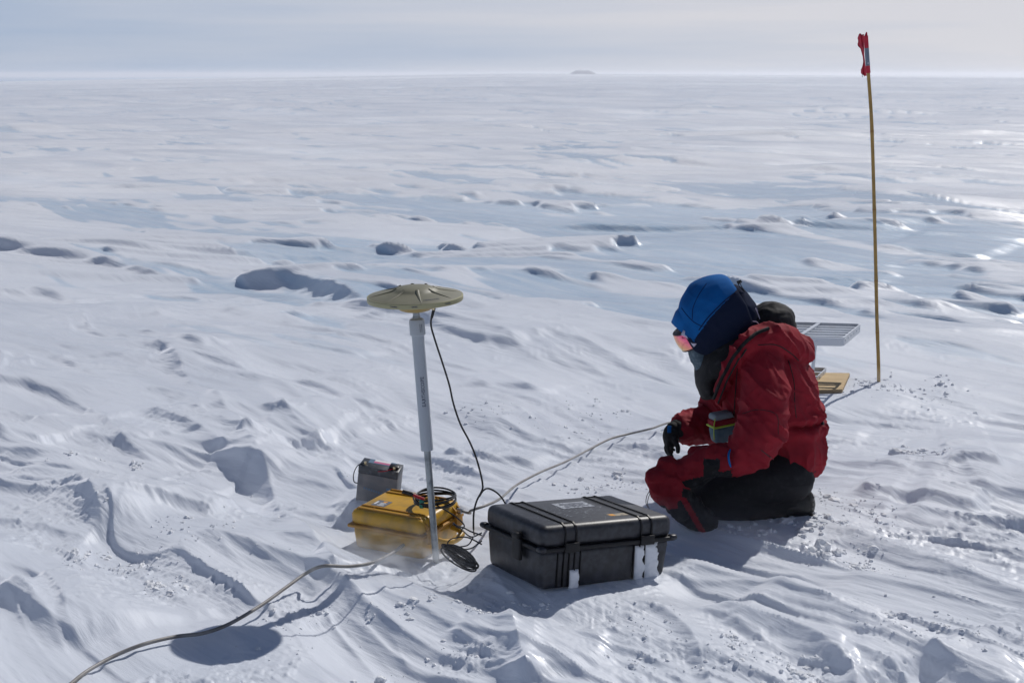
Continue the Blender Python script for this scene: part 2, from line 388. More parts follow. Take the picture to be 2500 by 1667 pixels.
        for i in range(len(P)-1):
            a = P[i]; e = P[i+1]-a; L = seg[i]; e = e/L
            u = (X-a[0])*e[0]+(Y-a[1])*e[1]; v = (X-a[0])*e[1]*-1+(Y-a[1])*e[0]
            nrm = np.array([-e[1], e[0]]); sgn = 1. if nrm@np.array([.55, .83]) > 0 else -1.
            uc = np.clip(u, 0, L); dist = np.hypot(u-uc, v)
            k = dist < best
            best = np.where(k, dist, best); sg = np.where(k, sgn*np.sign(v), sg); tt = np.where(k, (cum[i]+uc)/tot, tt)
        D = best*sg + wig
        ch = P[-1]-P[0]; tc = ((X-P[0, 0])*ch[0]+(Y-P[0, 1])*ch[1])/(ch@ch)
        tap = sst(0, .95 if A > .15 and line[0][1] < 20 else .45, np.sin(np.pi*np.clip(tc, 0.0, 1.0)))*(.92+.25*gn(X/(w*6), Y/(w*6), 94))
        endf = tap
        we = np.maximum(max(.03, (.9 if A >= .15 else 1.1 if A >= .084 else 1.5)*A), (2.0 if line[0][1] < 28 else 1.2)*dr[idx])*(1+.2*gn(X/(w*2.2)+9, Y/(w*2.2), 93))
        fz = np.clip(1+D/we, 0, 1)
        prof = np.where(D > 0, np.exp(-D/(Lb*1.5))*(1-sst(Lb*2.4, Lb*4.5, D)), fz**1.7) - .12*np.exp(-((D+we*1.2)/(w*1.1))**2)
        dd[idx] += .85*A*prof*endf
    h = h + dd
    for a, b, rx, ry in GLAZE:
        k = np.exp(-((x-a)/rx)**2-((y-b+.6*(x-a))/ry)**2); h = h - .42*rx*np.tanh((x-a)/rx)*k*(1 if rx < 1 else .5)
    for (a, b, rr, z, fe) in FLATS:
        k = 1-sst(rr, rr+fe, np.hypot(x-a, y-b)); h = h*(1-k) + (z + tex*.35)*k
    return h.reshape(shp), ice.reshape(shp)
def hz(x, y): return float(height(np.array([float(x)]), np.array([float(y)]))[0][0])

BC = np.array([.225, 4.80]); YC = np.array([-.40, 5.27]); MB = G(1065, 1362); PB = G(2146, 935)
FLATS += [(.225, 4.84, .26, .028, .22), (-.40, 5.27, .22, -.02, .15), (.95, 5.66, .34, .0, .25), (1.75, 7.9, .3, 0.0, .3), (PB.x, PB.y, .06, 0, .2), (-.56, 5.84, .1, .0, .15), (-.88, 4.22, .08, .0, .30)]
TRODDEN = [(1.35, 5.35, .22, 1), (1.75, 5.1, .28, .9), (.35, 6.6, .5, .8), (-1.35, 4.75, .35, .9), (1.9, 6.1, .3, .7), (.7, 4.1, .4, .6),
           (-1.7, 5.9, .3, .8), (2.0, 7.6, .5, .8), (1.1, 4.05, .3, .9), (.45, 4.15, .25, .8), (-.1, 4.5, .2, .6), (1.0, 5.3, .25, .9), (2.2, 4.4, .4, .7)]

# ------------------------------------------------------------------ materials
def snow_material():
    m = bpy.data.materials.new('snow'); m.use_nodes = True; t = m.node_tree; b = t.nodes['Principled BSDF']
    at = nd(t, 'ShaderNodeAttribute', attribute_name='ice'); co = nd(t, 'ShaderNodeTexCoord')
    n1 = nd(t, 'ShaderNodeTexNoise'); n1.inputs['Scale'].default_value = .7; n1.inputs['Detail'].default_value = 6
    t.links.new(co.outputs['Object'], n1.inputs[0])
    sn = nd(t, 'ShaderNodeMix', data_type='RGBA'); sn.inputs['A'].default_value = (.74, .785, .87, 1); sn.inputs['B'].default_value = (.66, .715, .81, 1)
    r1 = nd(t, 'ShaderNodeMapRange'); r1.inputs[1].default_value = .4; r1.inputs[2].default_value = .65
    t.links.new(n1.outputs['Fac'], r1.inputs[0]); t.links.new(r1.outputs[0], sn.inputs['Factor'])
    # long thin streaks far out: polished crust, also painted in for shade on low ledges
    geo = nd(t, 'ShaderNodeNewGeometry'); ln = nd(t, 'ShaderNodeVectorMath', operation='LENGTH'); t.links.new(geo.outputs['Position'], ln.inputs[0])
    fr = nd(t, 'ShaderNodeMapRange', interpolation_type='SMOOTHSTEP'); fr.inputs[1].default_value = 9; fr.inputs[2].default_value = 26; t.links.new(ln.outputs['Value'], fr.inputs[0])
    def streak(sx, sy, lo, hi):
        m_ = nd(t, 'ShaderNodeMapping'); m_.vector_type = 'TEXTURE'; m_.inputs['Rotation'].default_value = (0, 0, R(-40)); m_.inputs['Scale'].default_value = (sx, sy, 1)
        t.links.new(co.outputs['Object'], m_.inputs[0]); k_ = nd(t, 'ShaderNodeTexNoise'); k_.inputs['Scale'].default_value = 1; k_.inputs['Detail'].default_value = 7; k_.inputs['Roughness'].default_value = .62
        t.links.new(m_.outputs[0], k_.inputs[0]); q_ = nd(t, 'ShaderNodeMapRange'); q_.inputs[1].default_value = lo; q_.inputs[2].default_value = hi; t.links.new(k_.outputs['Fac'], q_.inputs[0]); return k_, q_
    k1, q1 = streak(9, 1.3, .52, .66); k2, q2 = streak(60, 9, .54, .68)
    mxs = nd(t, 'ShaderNodeMath', operation='MAXIMUM'); t.links.new(q1.outputs[0], mxs.inputs[0]); t.links.new(q2.outputs[0], mxs.inputs[1])
    ms = nd(t, 'ShaderNodeMath', operation='MULTIPLY'); t.links.new(mxs.outputs[0], ms.inputs[0]); t.links.new(fr.outputs[0], ms.inputs[1])
    fa = nd(t, 'ShaderNodeMix', data_type='RGBA'); fa.inputs['B'].default_value = (.87, .885, .93, 1); t.links.new(fr.outputs[0], fa.inputs['Factor']); t.links.new(sn.outputs['Result'], fa.inputs['A'])  # snow colour lightened with distance, painting in the brightness of grazing light
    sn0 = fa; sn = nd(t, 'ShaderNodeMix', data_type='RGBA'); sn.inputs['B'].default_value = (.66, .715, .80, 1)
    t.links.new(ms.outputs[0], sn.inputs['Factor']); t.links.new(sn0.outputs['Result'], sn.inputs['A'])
    # blue ice with a net of pale scratches
    mp = nd(t, 'ShaderNodeMapping'); mp.vector_type = 'TEXTURE'; mp.inputs['Rotation'].default_value = (0, 0, R(-48.7)); mp.inputs['Scale'].default_value = (2.8, .38, 1)
    t.links.new(co.outputs['Object'], mp.inputs[0])
    n2 = nd(t, 'ShaderNodeTexNoise'); n2.inputs['Scale'].default_value = 3; n2.inputs['Detail'].default_value = 7; n2.inputs['Roughness'].default_value = .65
    t.links.new(mp.outputs[0], n2.inputs[0])
    vo = nd(t, 'ShaderNodeTexVoronoi', feature='DISTANCE_TO_EDGE'); vo.inputs['Scale'].default_value = 3.2
    n3 = nd(t, 'ShaderNodeTexNoise'); n3.inputs['Scale'].default_value = 4
    t.links.new(co.outputs['Object'], n3.inputs[0])
    vm = nd(t, 'ShaderNodeVectorMath', operation='ADD'); t.links.new(co.outputs['Object'], vm.inputs[0]); t.links.new(n3.outputs['Color'], vm.inputs[1])
    t.links.new(vm.outputs[0], vo.inputs['Vector'])
    vr = nd(t, 'ShaderNodeMapRange'); vr.inputs[1].default_value = .0; vr.inputs[2].default_value = .02; vr.inputs[3].default_value = .5; vr.inputs[4].default_value = 0
    t.links.new(vo.outputs['Distance'], vr.inputs[0])
    ic = nd(t, 'ShaderNodeMix', data_type='RGBA'); ic.inputs['A'].default_value = (.33, .51, .70, 1); ic.inputs['B'].default_value = (.58, .69, .81, 1)
    r2 = nd(t, 'ShaderNodeMapRange'); r2.inputs[1].default_value = .38; r2.inputs[2].default_value = .66
    t.links.new(n2.outputs['Fac'], r2.inputs[0]); t.links.new(r2.outputs[0], ic.inputs['Factor'])
    ic2 = nd(t, 'ShaderNodeMix', data_type='RGBA'); ic2.inputs['B'].default_value = (.75, .8, .86, 1)
    t.links.new(vr.outputs[0], ic2.inputs['Factor']); t.links.new(ic.outputs['Result'], ic2.inputs['A'])
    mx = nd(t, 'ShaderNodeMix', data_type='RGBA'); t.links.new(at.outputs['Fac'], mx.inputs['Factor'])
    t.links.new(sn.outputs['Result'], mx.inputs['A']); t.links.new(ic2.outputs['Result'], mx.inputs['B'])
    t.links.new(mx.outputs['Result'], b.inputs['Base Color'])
    # gloss: snow dull, wind crust patches and ice shinier
    n4 = nd(t, 'ShaderNodeTexNoise'); n4.inputs['Scale'].default_value = 1.1; n4.inputs['Detail'].default_value = 4
    t.links.new(mp.outputs[0], n4.inputs[0])
    rr = nd(t, 'ShaderNodeMapRange'); rr.inputs[1].default_value = .40; rr.inputs[2].default_value = .68; rr.inputs[3].default_value = .72; rr.inputs[4].default_value = .36
    t.links.new(n4.outputs['Fac'], rr.inputs[0])
    rm = nd(t, 'ShaderNodeMix', data_type='FLOAT'); t.links.new(at.outputs['Fac'], rm.inputs['Factor']); t.links.new(rr.outputs[0], rm.inputs['A']); rm.inputs['B'].default_value = .34
    gz = nd(t, 'ShaderNodeAttribute', attribute_name='glaze'); rg = nd(t, 'ShaderNodeMix', data_type='FLOAT'); rg.inputs['B'].default_value = .2
    t.links.new(gz.outputs['Fac'], rg.inputs['Factor']); t.links.new(rm.outputs['Result'], rg.inputs['A'])
    t.links.new(rg.outputs['Result'], b.inputs['Roughness']); b.inputs['Specular IOR Level'].default_value = .42
    b.inputs['Sheen Weight'].default_value = .9; b.inputs['Sheen Roughness'].default_value = .5; b.inputs['Coat Weight'].default_value = .12; b.inputs['Coat Roughness'].default_value = .12; b.inputs['Sheen Tint'].default_value = (.95, .96, 1, 1)
    # grain and fine wind striae
    g = nd(t, 'ShaderNodeTexNoise'); g.inputs['Scale'].default_value = 260; g.inputs['Detail'].default_value = 2
    t.links.new(co.outputs['Object'], g.inputs[0])
    mp2 = nd(t, 'ShaderNodeMapping'); mp2.vector_type = 'TEXTURE'; mp2.inputs['Rotation'].default_value = (0, 0, R(-48.7)); mp2.inputs['Scale'].default_value = (.45, .05, .25)
    t.links.new(co.outputs['Object'], mp2.inputs[0])
    st = nd(t, 'ShaderNodeTexNoise'); st.inputs['Scale'].default_value = 1.6; st.inputs['Detail'].default_value = 6; st.inputs['Roughness'].default_value = .6
    t.links.new(mp2.outputs[0], st.inputs[0])
    b1 = nd(t, 'ShaderNodeBump'); b1.inputs['Strength'].default_value = .35; b1.inputs['Distance'].default_value = .0012
    b2 = nd(t, 'ShaderNodeBump'); b2.inputs['Strength'].default_value = .35; b2.inputs['Distance'].default_value = .008
    t.links.new(g.outputs['Fac'], b1.inputs['Height']); t.links.new(st.outputs['Fac'], b2.inputs['Height'])
    mp3 = nd(t, 'ShaderNodeMapping'); mp3.vector_type = 'TEXTURE'; mp3.inputs['Rotation'].default_value = (0, 0, R(-48.7)); mp3.inputs['Scale'].default_value = (3.2, .5, 1)
    t.links.new(co.outputs['Object'], mp3.inputs[0])
    s3 = nd(t, 'ShaderNodeTexNoise'); s3.inputs['Scale'].default_value = 1.2; s3.inputs['Detail'].default_value = 5; s3.inputs['Roughness'].default_value = .62; s3.inputs['Distortion'].default_value = .2
    t.links.new(mp3.outputs[0], s3.inputs[0])
    b3 = nd(t, 'ShaderNodeBump'); nf = nd(t, 'ShaderNodeMapRange', interpolation_type='SMOOTHSTEP'); nf.inputs[1].default_value = 25; nf.inputs[2].default_value = 90; nf.inputs[3].default_value = .6; nf.inputs[4].default_value = 0; t.links.new(ln.outputs['Value'], nf.inputs[0]); t.links.new(nf.outputs[0], b3.inputs['Strength']); t.links.new(nf.outputs[0], b2.inputs['Strength']); b3.inputs['Distance'].default_value = .05
    t.links.new(s3.outputs['Fac'], b3.inputs['Height']); t.links.new(b3.outputs[0], b2.inputs['Normal'])
    b4 = nd(t, 'ShaderNodeBump'); b4.inputs['Distance'].default_value = .08; nf4 = nd(t, 'ShaderNodeMath', operation='MULTIPLY'); t.links.new(fr.outputs[0], nf4.inputs[0]); t.links.new(nf.outputs[0], nf4.inputs[1]); t.links.new(nf4.outputs[0], b4.inputs['Strength']); t.links.new(k1.outputs['Fac'], b4.inputs['Height']); t.links.new(b4.outputs[0], b3.inputs['Normal'])
    t.links.new(b2.outputs[0], b1.inputs['Normal']); t.links.new(b1.outputs[0], b.inputs['Normal'])
    gg_ = nd(t, 'ShaderNodeTexNoise'); gg_.inputs['Scale'].default_value = 420; gg_.inputs['Detail'].default_value = 0; t.links.new(co.outputs['Object'], gg_.inputs[0])
    bc_ = nd(t, 'ShaderNodeBump'); bc_.inputs['Strength'].default_value = 1; bc_.inputs['Distance'].default_value = .004; t.links.new(gg_.outputs['Fac'], bc_.inputs['Height']); t.links.new(b2.outputs[0], bc_.inputs['Normal'])
    t.links.new(bc_.outputs[0], b.inputs['Coat Normal'])
    MAT['snow'] = m; return m
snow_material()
mat('clump', (.80, .82, .86), .7, .3, bump=(120, .4, .002))
mat('cream', (.235, .225, .155), .5, .4, bump=(60, .15, .001), vary=(9, (.18, .175, .125), .4, .7))
mat('cream_rim', (.36, .34, .20), .5, .4)
mat('tan', (.34, .24, .085), .5, .4)
mat('pvc', (.42, .46, .50), .45, .4, bump=(400, .1, .0003), vary=(6, (.40, .44, .50), .45, .7))
mat('steel', (.30, .33, .35), .42, .5, metal=.75, bump=(120, .4, .0006), vary=(40, (.16, .18, .2), .45, .7))
mat('alu', (.50, .53, .58), .38, .5, metal=.75, bump=(50, .2, .0008), vary=(7, (.42, .43, .45), .55, .75))
mat('black_rubber', (.010, .010, .013), .38, .4)
mat('black_case', (.015, .016, .022), .44, .5, bump=(260, .35, .0008), vary=(45, (.045, .050, .062), .40, .80))
mat('black_dark', (.008, .008, .010), .5, .35)
mat('yellow_case', (.60, .33, .020), .40, .4, bump=(240, .25, .0006), vary=(15, (.33, .21, .05), .45, .75))
mat('yellow_rib', (.42, .20, .014), .45, .35)
mat('grey_label', (.16, .17, .20), .5, .3)
mat('white_paint', (.78, .79, .80), .5, .3)
mat('ink', (.07, .08, .12), .6, .2)
mat('orange_print', (.8, .36, .05), .5, .3)
mat('paper', (.42, .45, .50), .6, .2, vary=(90, (.16, .17, .20), .45, .62))
mat('kraft', (.42, .36, .27), .6, .2, vary=(60, (.20, .19, .17), .5, .65))
mat('battery', (.14, .145, .16), .55, .35, bump=(200, .3, .0006), vary=(14, (.22, .21, .21), .4, .65))
mat('battery_top', (.035, .04, .05), .4, .5, vary=(60, (.10, .11, .13), .5, .7))
mat('blue_label', (.10, .18, .28), .45, .4)
mat('pink_label', (.62, .16, .30), .5, .3)
mat('brass', (.65, .55, .35), .3, .5, metal=.9)
mat('red_plastic', (.45, .02, .03), .4, .4)
mat('green_tape', (.03, .22, .17), .45, .4)
mat('grey_cable', (.18, .17, .16), .45, .4, vary=(20, (.28, .27, .26), .4, .7))
mat('bamboo', (.42, .26, .075), .55, .35, bump=(30, .2, .001), vary=(18, (.30, .19, .06), .4, .7))
mat('bamboo_node', (.28, .12, .035), .6, .3)
mat('flag', (.55, .035, .06), .6, .2, vary=(30, (.42, .02, .05), .4, .7))
mat('grey_tape', (.16, .20, .26), .4, .4)
mat('plywood', (.56, .40, .20), .65, .25)
mat('plywood_edge', (.30, .22, .13), .7, .2)
mat('red_jacket', (.27, .013, .024), .78, .18, bump=(420, .35, .0009), vary=(10, (.19, .009, .019), .4, .66), folds=(9, .010))
mat('red_mitt', (.24, .014, .024), .8, .16, bump=(420, .4, .0009), vary=(16, (.22, .012, .02), .4, .66), folds=(14, .006))
mat('black_fabric', (.012, .012, .014), .75, .22, folds=(13, .006), bump=(350, .5, .001), vary=(40, (.035, .035, .04), .55, .75))
mat('trousers', (.014, .014, .017), .75, .22, folds=(9, .008), bump=(300, .5, .0012), vary=(60, (.022, .022, .026), .5, .75))
mat('blue_hood', (.007, .125, .40), .85, .10, bump=(420, .2, .0006), vary=(9, (.006, .08, .26), .4, .7), folds=(7, .006))
mat('navy_hood', (.010, .016, .040), .9, .08, bump=(380, .4, .0008), folds=(7, .006))
mat('fleece', (.09, .13, .165), .9, .1, bump=(300, .8, .002), vary=(70, (.16, .21, .25), .45, .7))
mat('goggle_frame', (.62, .58, .72), .45, .4)
mat('goggle_dark', (.03, .012, .02), .5, .3)
mat('boot', (.011, .011, .012), .5, .4, bump=(90, .4, .002))
mat('teal_fabric', (.09, .15, .19), .7, .2, bump=(300, .5, .001), vary=(40, (.15, .20, .24), .4, .7))
mat('grey_fabric', (.22, .26, .29), .7, .2, bump=(300, .5, .001))
mat('lime', (.42, .55, .06), .55, .3)
mat('hill', (.50, .52, .60), .9, .1, vary=(.05, (.48, .50, .56), .5, .6))
# mirrored lens coating: pink above, yellow below
m = mat('lens', (.8, .25, .3), .10, .6, metal=.85); t = m.node_tree
co = nd(t, 'ShaderNodeTexCoord'); sp = nd(t, 'ShaderNodeSeparateXYZ'); t.links.new(co.outputs['UV'], sp.inputs[0])
cr = nd(t, 'ShaderNodeValToRGB'); cr.color_ramp.elements[0].color = (.75, .62, .22, 1); cr.color_ramp.elements[1].color = (.78, .16, .28, 1)
cr.color_ramp.elements[0].position = .15; cr.color_ramp.elements[1].position = .75
e_ = cr.color_ramp.elements.new(.45); e_.color = (.85, .36, .22, 1)
t.links.new(sp.outputs[0], cr.inputs[0]); t.links.new(cr.outputs[0], t.nodes['Principled BSDF'].inputs['Base Color'])
# plywood grain
m = MAT['plywood']; t = m.node_tree; co = nd(t, 'ShaderNodeTexCoord'); mp = nd(t, 'ShaderNodeMapping'); mp.inputs['Scale'].default_value = (3, 40, 1)
wn = nd(t, 'ShaderNodeTexNoise'); wn.inputs['Scale'].default_value = 1.5; wn.inputs['Detail'].default_value = 6
cr = nd(t, 'ShaderNodeValToRGB'); cr.color_ramp.elements[0].color = (.36, .235, .10, 1); cr.color_ramp.elements[1].color = (.60, .44, .23, 1)
cr.color_ramp.elements[0].position = .32; cr.color_ramp.elements[1].position = .6
t.links.new(co.outputs['Object'], mp.inputs[0]); t.links.new(mp.outputs[0], wn.inputs[0]); t.links.new(wn.outputs['Fac'], cr.inputs[0]); t.links.new(cr.outputs[0], t.nodes['Principled BSDF'].inputs['Base Color'])

# ------------------------------------------------------------------ the snow field: one sheet, finest where one stands
def snow_field():
    az = [-180.]
    while az[-1] < 180-1e-6:
        a = abs(az[-1]+.01); st = .057 if a < 21.2 else (.16 if a < 30 else 2.5)
        if a < 180 and az[-1] < 0 and a > 30: st = min(2.5, max(.16, a-30))
        if az[-1] < 0 and 21.2 < a <= 30: st = min(.16, max(.057, a-21.2))
        az.append(az[-1]+st)
    az = np.radians(np.array(az[:-1]))
    rr = [.4, .8, 1.3, 1.9, 2.5, 3.0, 3.3]
    while rr[-1] < 9000:
        d = rr[-1]
        k = .04 if d < 3.55 else (.0019 if d < 8 else .0024 if d < 20 else .0038 if d < 60 else .008 if d < 200 else .04 if d < 1500 else .12)
        rr.append(d*(1+k))
    rr = np.array(rr); dr = np.gradient(rr)
    Rr, A = np.meshgrid(rr, az, indexing='ij'); D = np.meshgrid(dr, az, indexing='ij')[0]
    X = Rr*np.sin(A); Y = Rr*np.cos(A)
    H, I = height(X, Y, D)
    # no relief finer than the sheet can carry
    k = sst(5, 9, rr)[:, None]*np.ones_like(H)
    for it in range(1):
        B = H.copy(); B[1:-1] = (H[:-2]+2*H[1:-1]+H[2:])/4; H = H*(1-k)+B*k
    fin = (np.abs((az+np.pi) % (2*np.pi)-np.pi) < R(21))[None, :]
    for it in range(1):
        B = (np.roll(H, 1, 1)+2*H+np.roll(H, -1, 1))/4; q = k*fin; H = H*(1-q)+B*q
    n, m = X.shape
    co = np.empty((n*m+1, 3)); co[:-1, 0] = X.ravel(); co[:-1, 1] = Y.ravel(); co[:-1, 2] = H.ravel(); co[-1] = (0, 0, H[0].mean())
    i = np.arange(n-1)[:, None]*m; j = np.arange(m)[None, :]; j2 = (j+1) % m
    q = np.stack([i+j, i+m+j, i+m+j2, i+j2], -1).reshape(-1, 4)[:, ::-1]
    tri = np.stack([np.full(m, n*m), np.arange(m), (np.arange(m)+1) % m], -1)[:, ::-1]
    me = bpy.data.meshes.new('snow_field')
    nl = q.size+tri.size; nf = len(q)+len(tri)
    me.vertices.add(len(co)); me.loops.add(nl); me.polygons.add(nf)
    me.vertices.foreach_set('co', co.ravel())
    me.loops.foreach_set('vertex_index', np.r_[q.ravel(), tri.ravel()].astype(np.int32))
    me.polygons.foreach_set('loop_start', np.r_[np.arange(len(q))*4, q.size+np.arange(len(tri))*3].astype(np.int32))
    me.update(calc_edges=True)
    # normals must look up
    if me.polygons[10].normal.z < 0: me.flip_normals()
    a = me.attributes.new('ice', 'FLOAT', 'POINT'); a.data.foreach_set('value', np.r_[I.ravel(), 0].astype(np.float32))
    gl = glaze_mask(X.ravel(), Y.ravel()); a = me.attributes.new('glaze', 'FLOAT', 'POINT'); a.data.foreach_set('value', np.r_[gl, 0].astype(np.float32))
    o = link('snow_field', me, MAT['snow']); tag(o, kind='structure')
    print('snow field verts', len(co))
snow_field()

# far hill on the horizon
hc = G(1420, 184.5, 0); 
def hill():
    bm = bmesh.new(); D = 2900.; cx = (1420-1250)/F_PX*D; n, k = 60, 10; rows = []
    for j in range(k+1):
        v = j/k*2-1; row = []
        for i in range(n+1):
            u = i/n*2-1
            prof = max(0, 1-abs(u)**1.8); top = min(1, prof*1.25)
            z = 9.5*top*max(0, 1-v*v)**.5*(1+.10*mnoise.noise(Vector((u*3, v*2, 1)))) + .8
            row.append(bm.verts.new((cx + u*30, D + v*40, z)))
        rows.append(row)
    for a, b in zip(rows, rows[1:]):
        for i in range(n): bm.faces.new((a[i], a[i+1], b[i+1], b[i]))
    tag(link('hill', from_bm(bm), MAT['hill']), kind='structure')
hill()

# ------------------------------------------------------------------ antenna mast
def text_mesh(body, size, bold=0.0):
    c = bpy.data.curves.new('t', 'FONT'); c.body = body; c.size = size; c.align_x = 'CENTER'; c.align_y = 'CENTER'; c.offset = bold
    c.resolution_u = 2
    o = bpy.data.objects.new('t', c); COL.objects.link(o); dg = bpy.context.evaluated_depsgraph_get(); dg.update()
    me = bpy.data.meshes.new_from_object(o.evaluated_get(dg)); bpy.data.objects.remove(o); return me
def map_verts(me, fn):
    for v in me.vertices: v.co = fn(v.co)
    me.update(); return me
mast_top = W(1013, 722, MB.y)
ax = (mast_top - Vector((MB.x, MB.y, 0)))
mz = hz(MB.x, MB.y)
mast = empty('antenna_mast', (MB.x, MB.y, mz)); mast.rotation_euler = Vector((0, 0, 1)).rotation_difference(ax).to_euler()
L_ = (mast_top - Vector((MB.x, MB.y, mz))).length
tag(mast, 'round cream satellite antenna on a white pipe mast stuck in the snow', 'antenna')
bm = bmesh.new(); cyl(bm, (0, 0, -.15), (0, 0, L_-.10), .0125, n=20); link('steel_rod', from_bm(bm), MAT['steel'], mast)
def zpy(py): return (1360-py)/(1360-722)*L_
pipe = lathe([(.0185, zpy(1087)), (.0225, zpy(1087)), (.0225, zpy(808)), (.018, zpy(808))], 32); pp = link('pipe', pipe, MAT['pvc'], mast)
cap = lathe([(.0228, zpy(815)), (.0282, zpy(812)), (.0282, zpy(782)), (.026, zpy(777)), (.018, zpy(774)), (.010, zpy(772)), (0, zpy(772))], 32)
link('pipe_cap', cap, MAT['pvc'], mast)
link('neck', lathe([(.014, zpy(778)), (.014, zpy(770)), (.0125, zpy(769)), (.0125, zpy(757)), (.015, zpy(756)), (.015, zpy(750))], 20), MAT['steel'], mast)
for body, zc, s_, ang in (('EARTHSCOPE', zpy(945), .018, -78),):
    me = text_mesh(body, s_, .0003)
    def f(c, zc=zc, ang=ang):
        z = zc + c.x; a = R(ang) + c.y/.0232*-1
        jig = .0008*math.sin(c.x*160)
        return Vector((.0231*math.cos(a), .0231*math.sin(a), z+jig))
    link('writing', map_verts(me, f), MAT['ink'], pp, smooth=False)
for k in (-52, -66):
    bm = bmesh.new(); a = R(k)
    cyl(bm, (.0285*math.cos(a), .0285*math.sin(a), zpy(805)), (.0285*math.cos(a+.02), .0285*math.sin(a+.02), zpy(786)), .0008, n=6)
    link('pen_mark', from_bm(bm), MAT['ink'], mast)
# antenna disc
ant = empty('antenna_disc', (0, 0, zpy(744))); ant.parent = mast
# the disc itself leans less than the mast
ant.rotation_euler = (R(2.3), R(2.4), R(0))
RD = .1715
top = [(0, .0), (.05, .0), (.055, .001), (.085, .010), (.10, .0175), (RD-.004, .0185), (RD, .0215), (RD, .034), (RD-.003, .0365), (RD-.004, .0360),
       (.155, .040), (.12, .0465), (.088, .053), (.079, .056), (.074, .060), (.060, .066), (.035, .0705), (.0, .072)]
me = lathe([p for p in top if p[0] <= RD and p[1] >= .0355][0:], 96)
dome = link('radome', me, MAT['cream'], ant)
link('rim', lathe([(RD-.006, .0180), (RD-.001, .0185), (RD, .0205), (RD, .0345), (RD-.0015, .0362), (RD-.006, .0364)], 96), MAT['cream_rim'], ant)
link('underside', lathe([(0, -.020), (.042, -.020), (.056, -.015), (.070, -.004), (.080, .012), (.088, .0176), (RD-.005, .0179)], 64), MAT['tan'], ant)
for k in range(8):
    a = 2*math.pi*k/8 + .20; bm = bmesh.new(); secs = []
    for q in range(9):
        r = .066 + (.160-.066)*q/8; w = .0012 + .0062*(1-q/8)**.8
        zz = np.interp(r, [.06, .074, .079, .088, .12, .155, .1675], [.066, .060, .056, .053, .0465, .040, .036]) + .0006*(1-q/8)**.5
        secs.append((Vector((r*math.cos(a), r*math.sin(a), zz)), w))
    t_ = Vector((-math.sin(a), math.cos(a), 0)); rows = []
    for c, w in secs:
        rows.append([bm.verts.new(c + t_*w*math.cos(R(g_)) + Vector((0, 0, w*.55*math.sin(R(g_))))) for g_ in range(-30, 211, 30)])
    for p, q in zip(rows, rows[1:]):
        for i in range(len(p)-1): bm.faces.new((p[i], q[i], q[i+1], p[i+1]))
    link('rib', from_bm(bm), MAT['cream'], dome)
for body, ang, s_ in (('Trimble', -112, .0085), ('GNSS', -87, .0085), ('Trimble', -45, .0085)):
    me = text_mesh(body, s_, .0002)
    def f(c, ang=ang):
        a = R(ang) + c.x/RD; return Vector(((RD+.0006)*math.cos(a), (RD+.0006)*math.sin(a), .0275+c.y))
    link('rim_print', map_verts(me, f), MAT['ink'], ant, smooth=False)
me = text_mesh('UNAVCO', .014, .0002)
def f(c):
    a = R(-62) + c.x/.14; r = .14 + c.y; z = np.interp(r, [.088, .12, .155], [.053, .0465, .040])+.0009
    return Vector((r*math.cos(a), r*math.sin(a), z))
link('marker_scribble', map_verts(me, f), MAT['ink'], ant, smooth=False)
bm = bmesh.new(); q0 = W(1041, 749, MB.y-.06); q1 = W(1060, 751, MB.y-.085)
inv = (Matrix.Translation(mast.location) @ mast.rotation_euler.to_matrix().to_4x4() @ Matrix.Translation(ant.location) @ ant.rotation_euler.to_matrix().to_4x4()).inverted()
cyl(bm, inv @ q0, inv @ q1, .006, n=12); cyl(bm, inv @ (q1+Vector((-.001, 0, .006))), inv @ (q1+Vector((-.003, 0, -.008))), .0065, n=12)
link('connector', from_bm(bm), MAT['brass'], ant)
bm = bmesh.new(); bmesh.ops.create_uvsphere(bm, u_segments=16, v_segments=10, radius=.0068, matrix=Matrix.Translation(inv @ W(1078, 745, MB.y-.03)))
link('bubble_knob', from_bm(bm), MAT['black_rubber'], ant)

# black antenna cable
cab_Y = MB.y-.085
P = [W(1059, 756, cab_Y), W(1052, 790, cab_Y+.0), W(1062, 830, cab_Y), W(1080, 885, cab_Y), W(1097, 940, cab_Y+.02), W(1107, 985, cab_Y+.03), W(1124, 1035, cab_Y+.03), W(1145, 1075, cab_Y+.04),
     W(1160, 1110, cab_Y+.04), W(1172, 1150, cab_Y+.05), W(1178, 1180, cab_Y+.05), W(1177, 1196, cab_Y+.05), W(1164, 1222, cab_Y+.05), W(1157, 1250, cab_Y+.04), W(1156, 1285, cab_Y+.03), W(1158, 1305, cab_Y)]
bm = bmesh.new(); sweep(bm, P, lambda t: .0034, n=8, sub=6)
ac = link('antenna_cable', from_bm(bm), MAT['black_rubber']); tag(ac, 'thin black cable hanging from the antenna down to the black case', 'cable')
bm = bmesh.new(); cyl(bm, W(1060, 752, cab_Y), W(1054, 776, cab_Y), .0058, .0048, n=10); link('plug_boot', from_bm(bm), MAT['black_rubber'], ac)
bm = bmesh.new(); P = [W(1170, 1212, cab_Y+.05), W(1180, 1197, cab_Y+.06), W(1192, 1192, cab_Y+.08), W(1210, 1200, cab_Y+.09), W(1226, 1216, cab_Y+.09), W(1240, 1240, cab_Y+.09)]
sweep(bm, P, .0032, n=8, sub=6); tag(link('loose_cable', from_bm(bm), MAT['black_rubber']), 'short black cable arching behind the back left corner of the black case', 'cable')

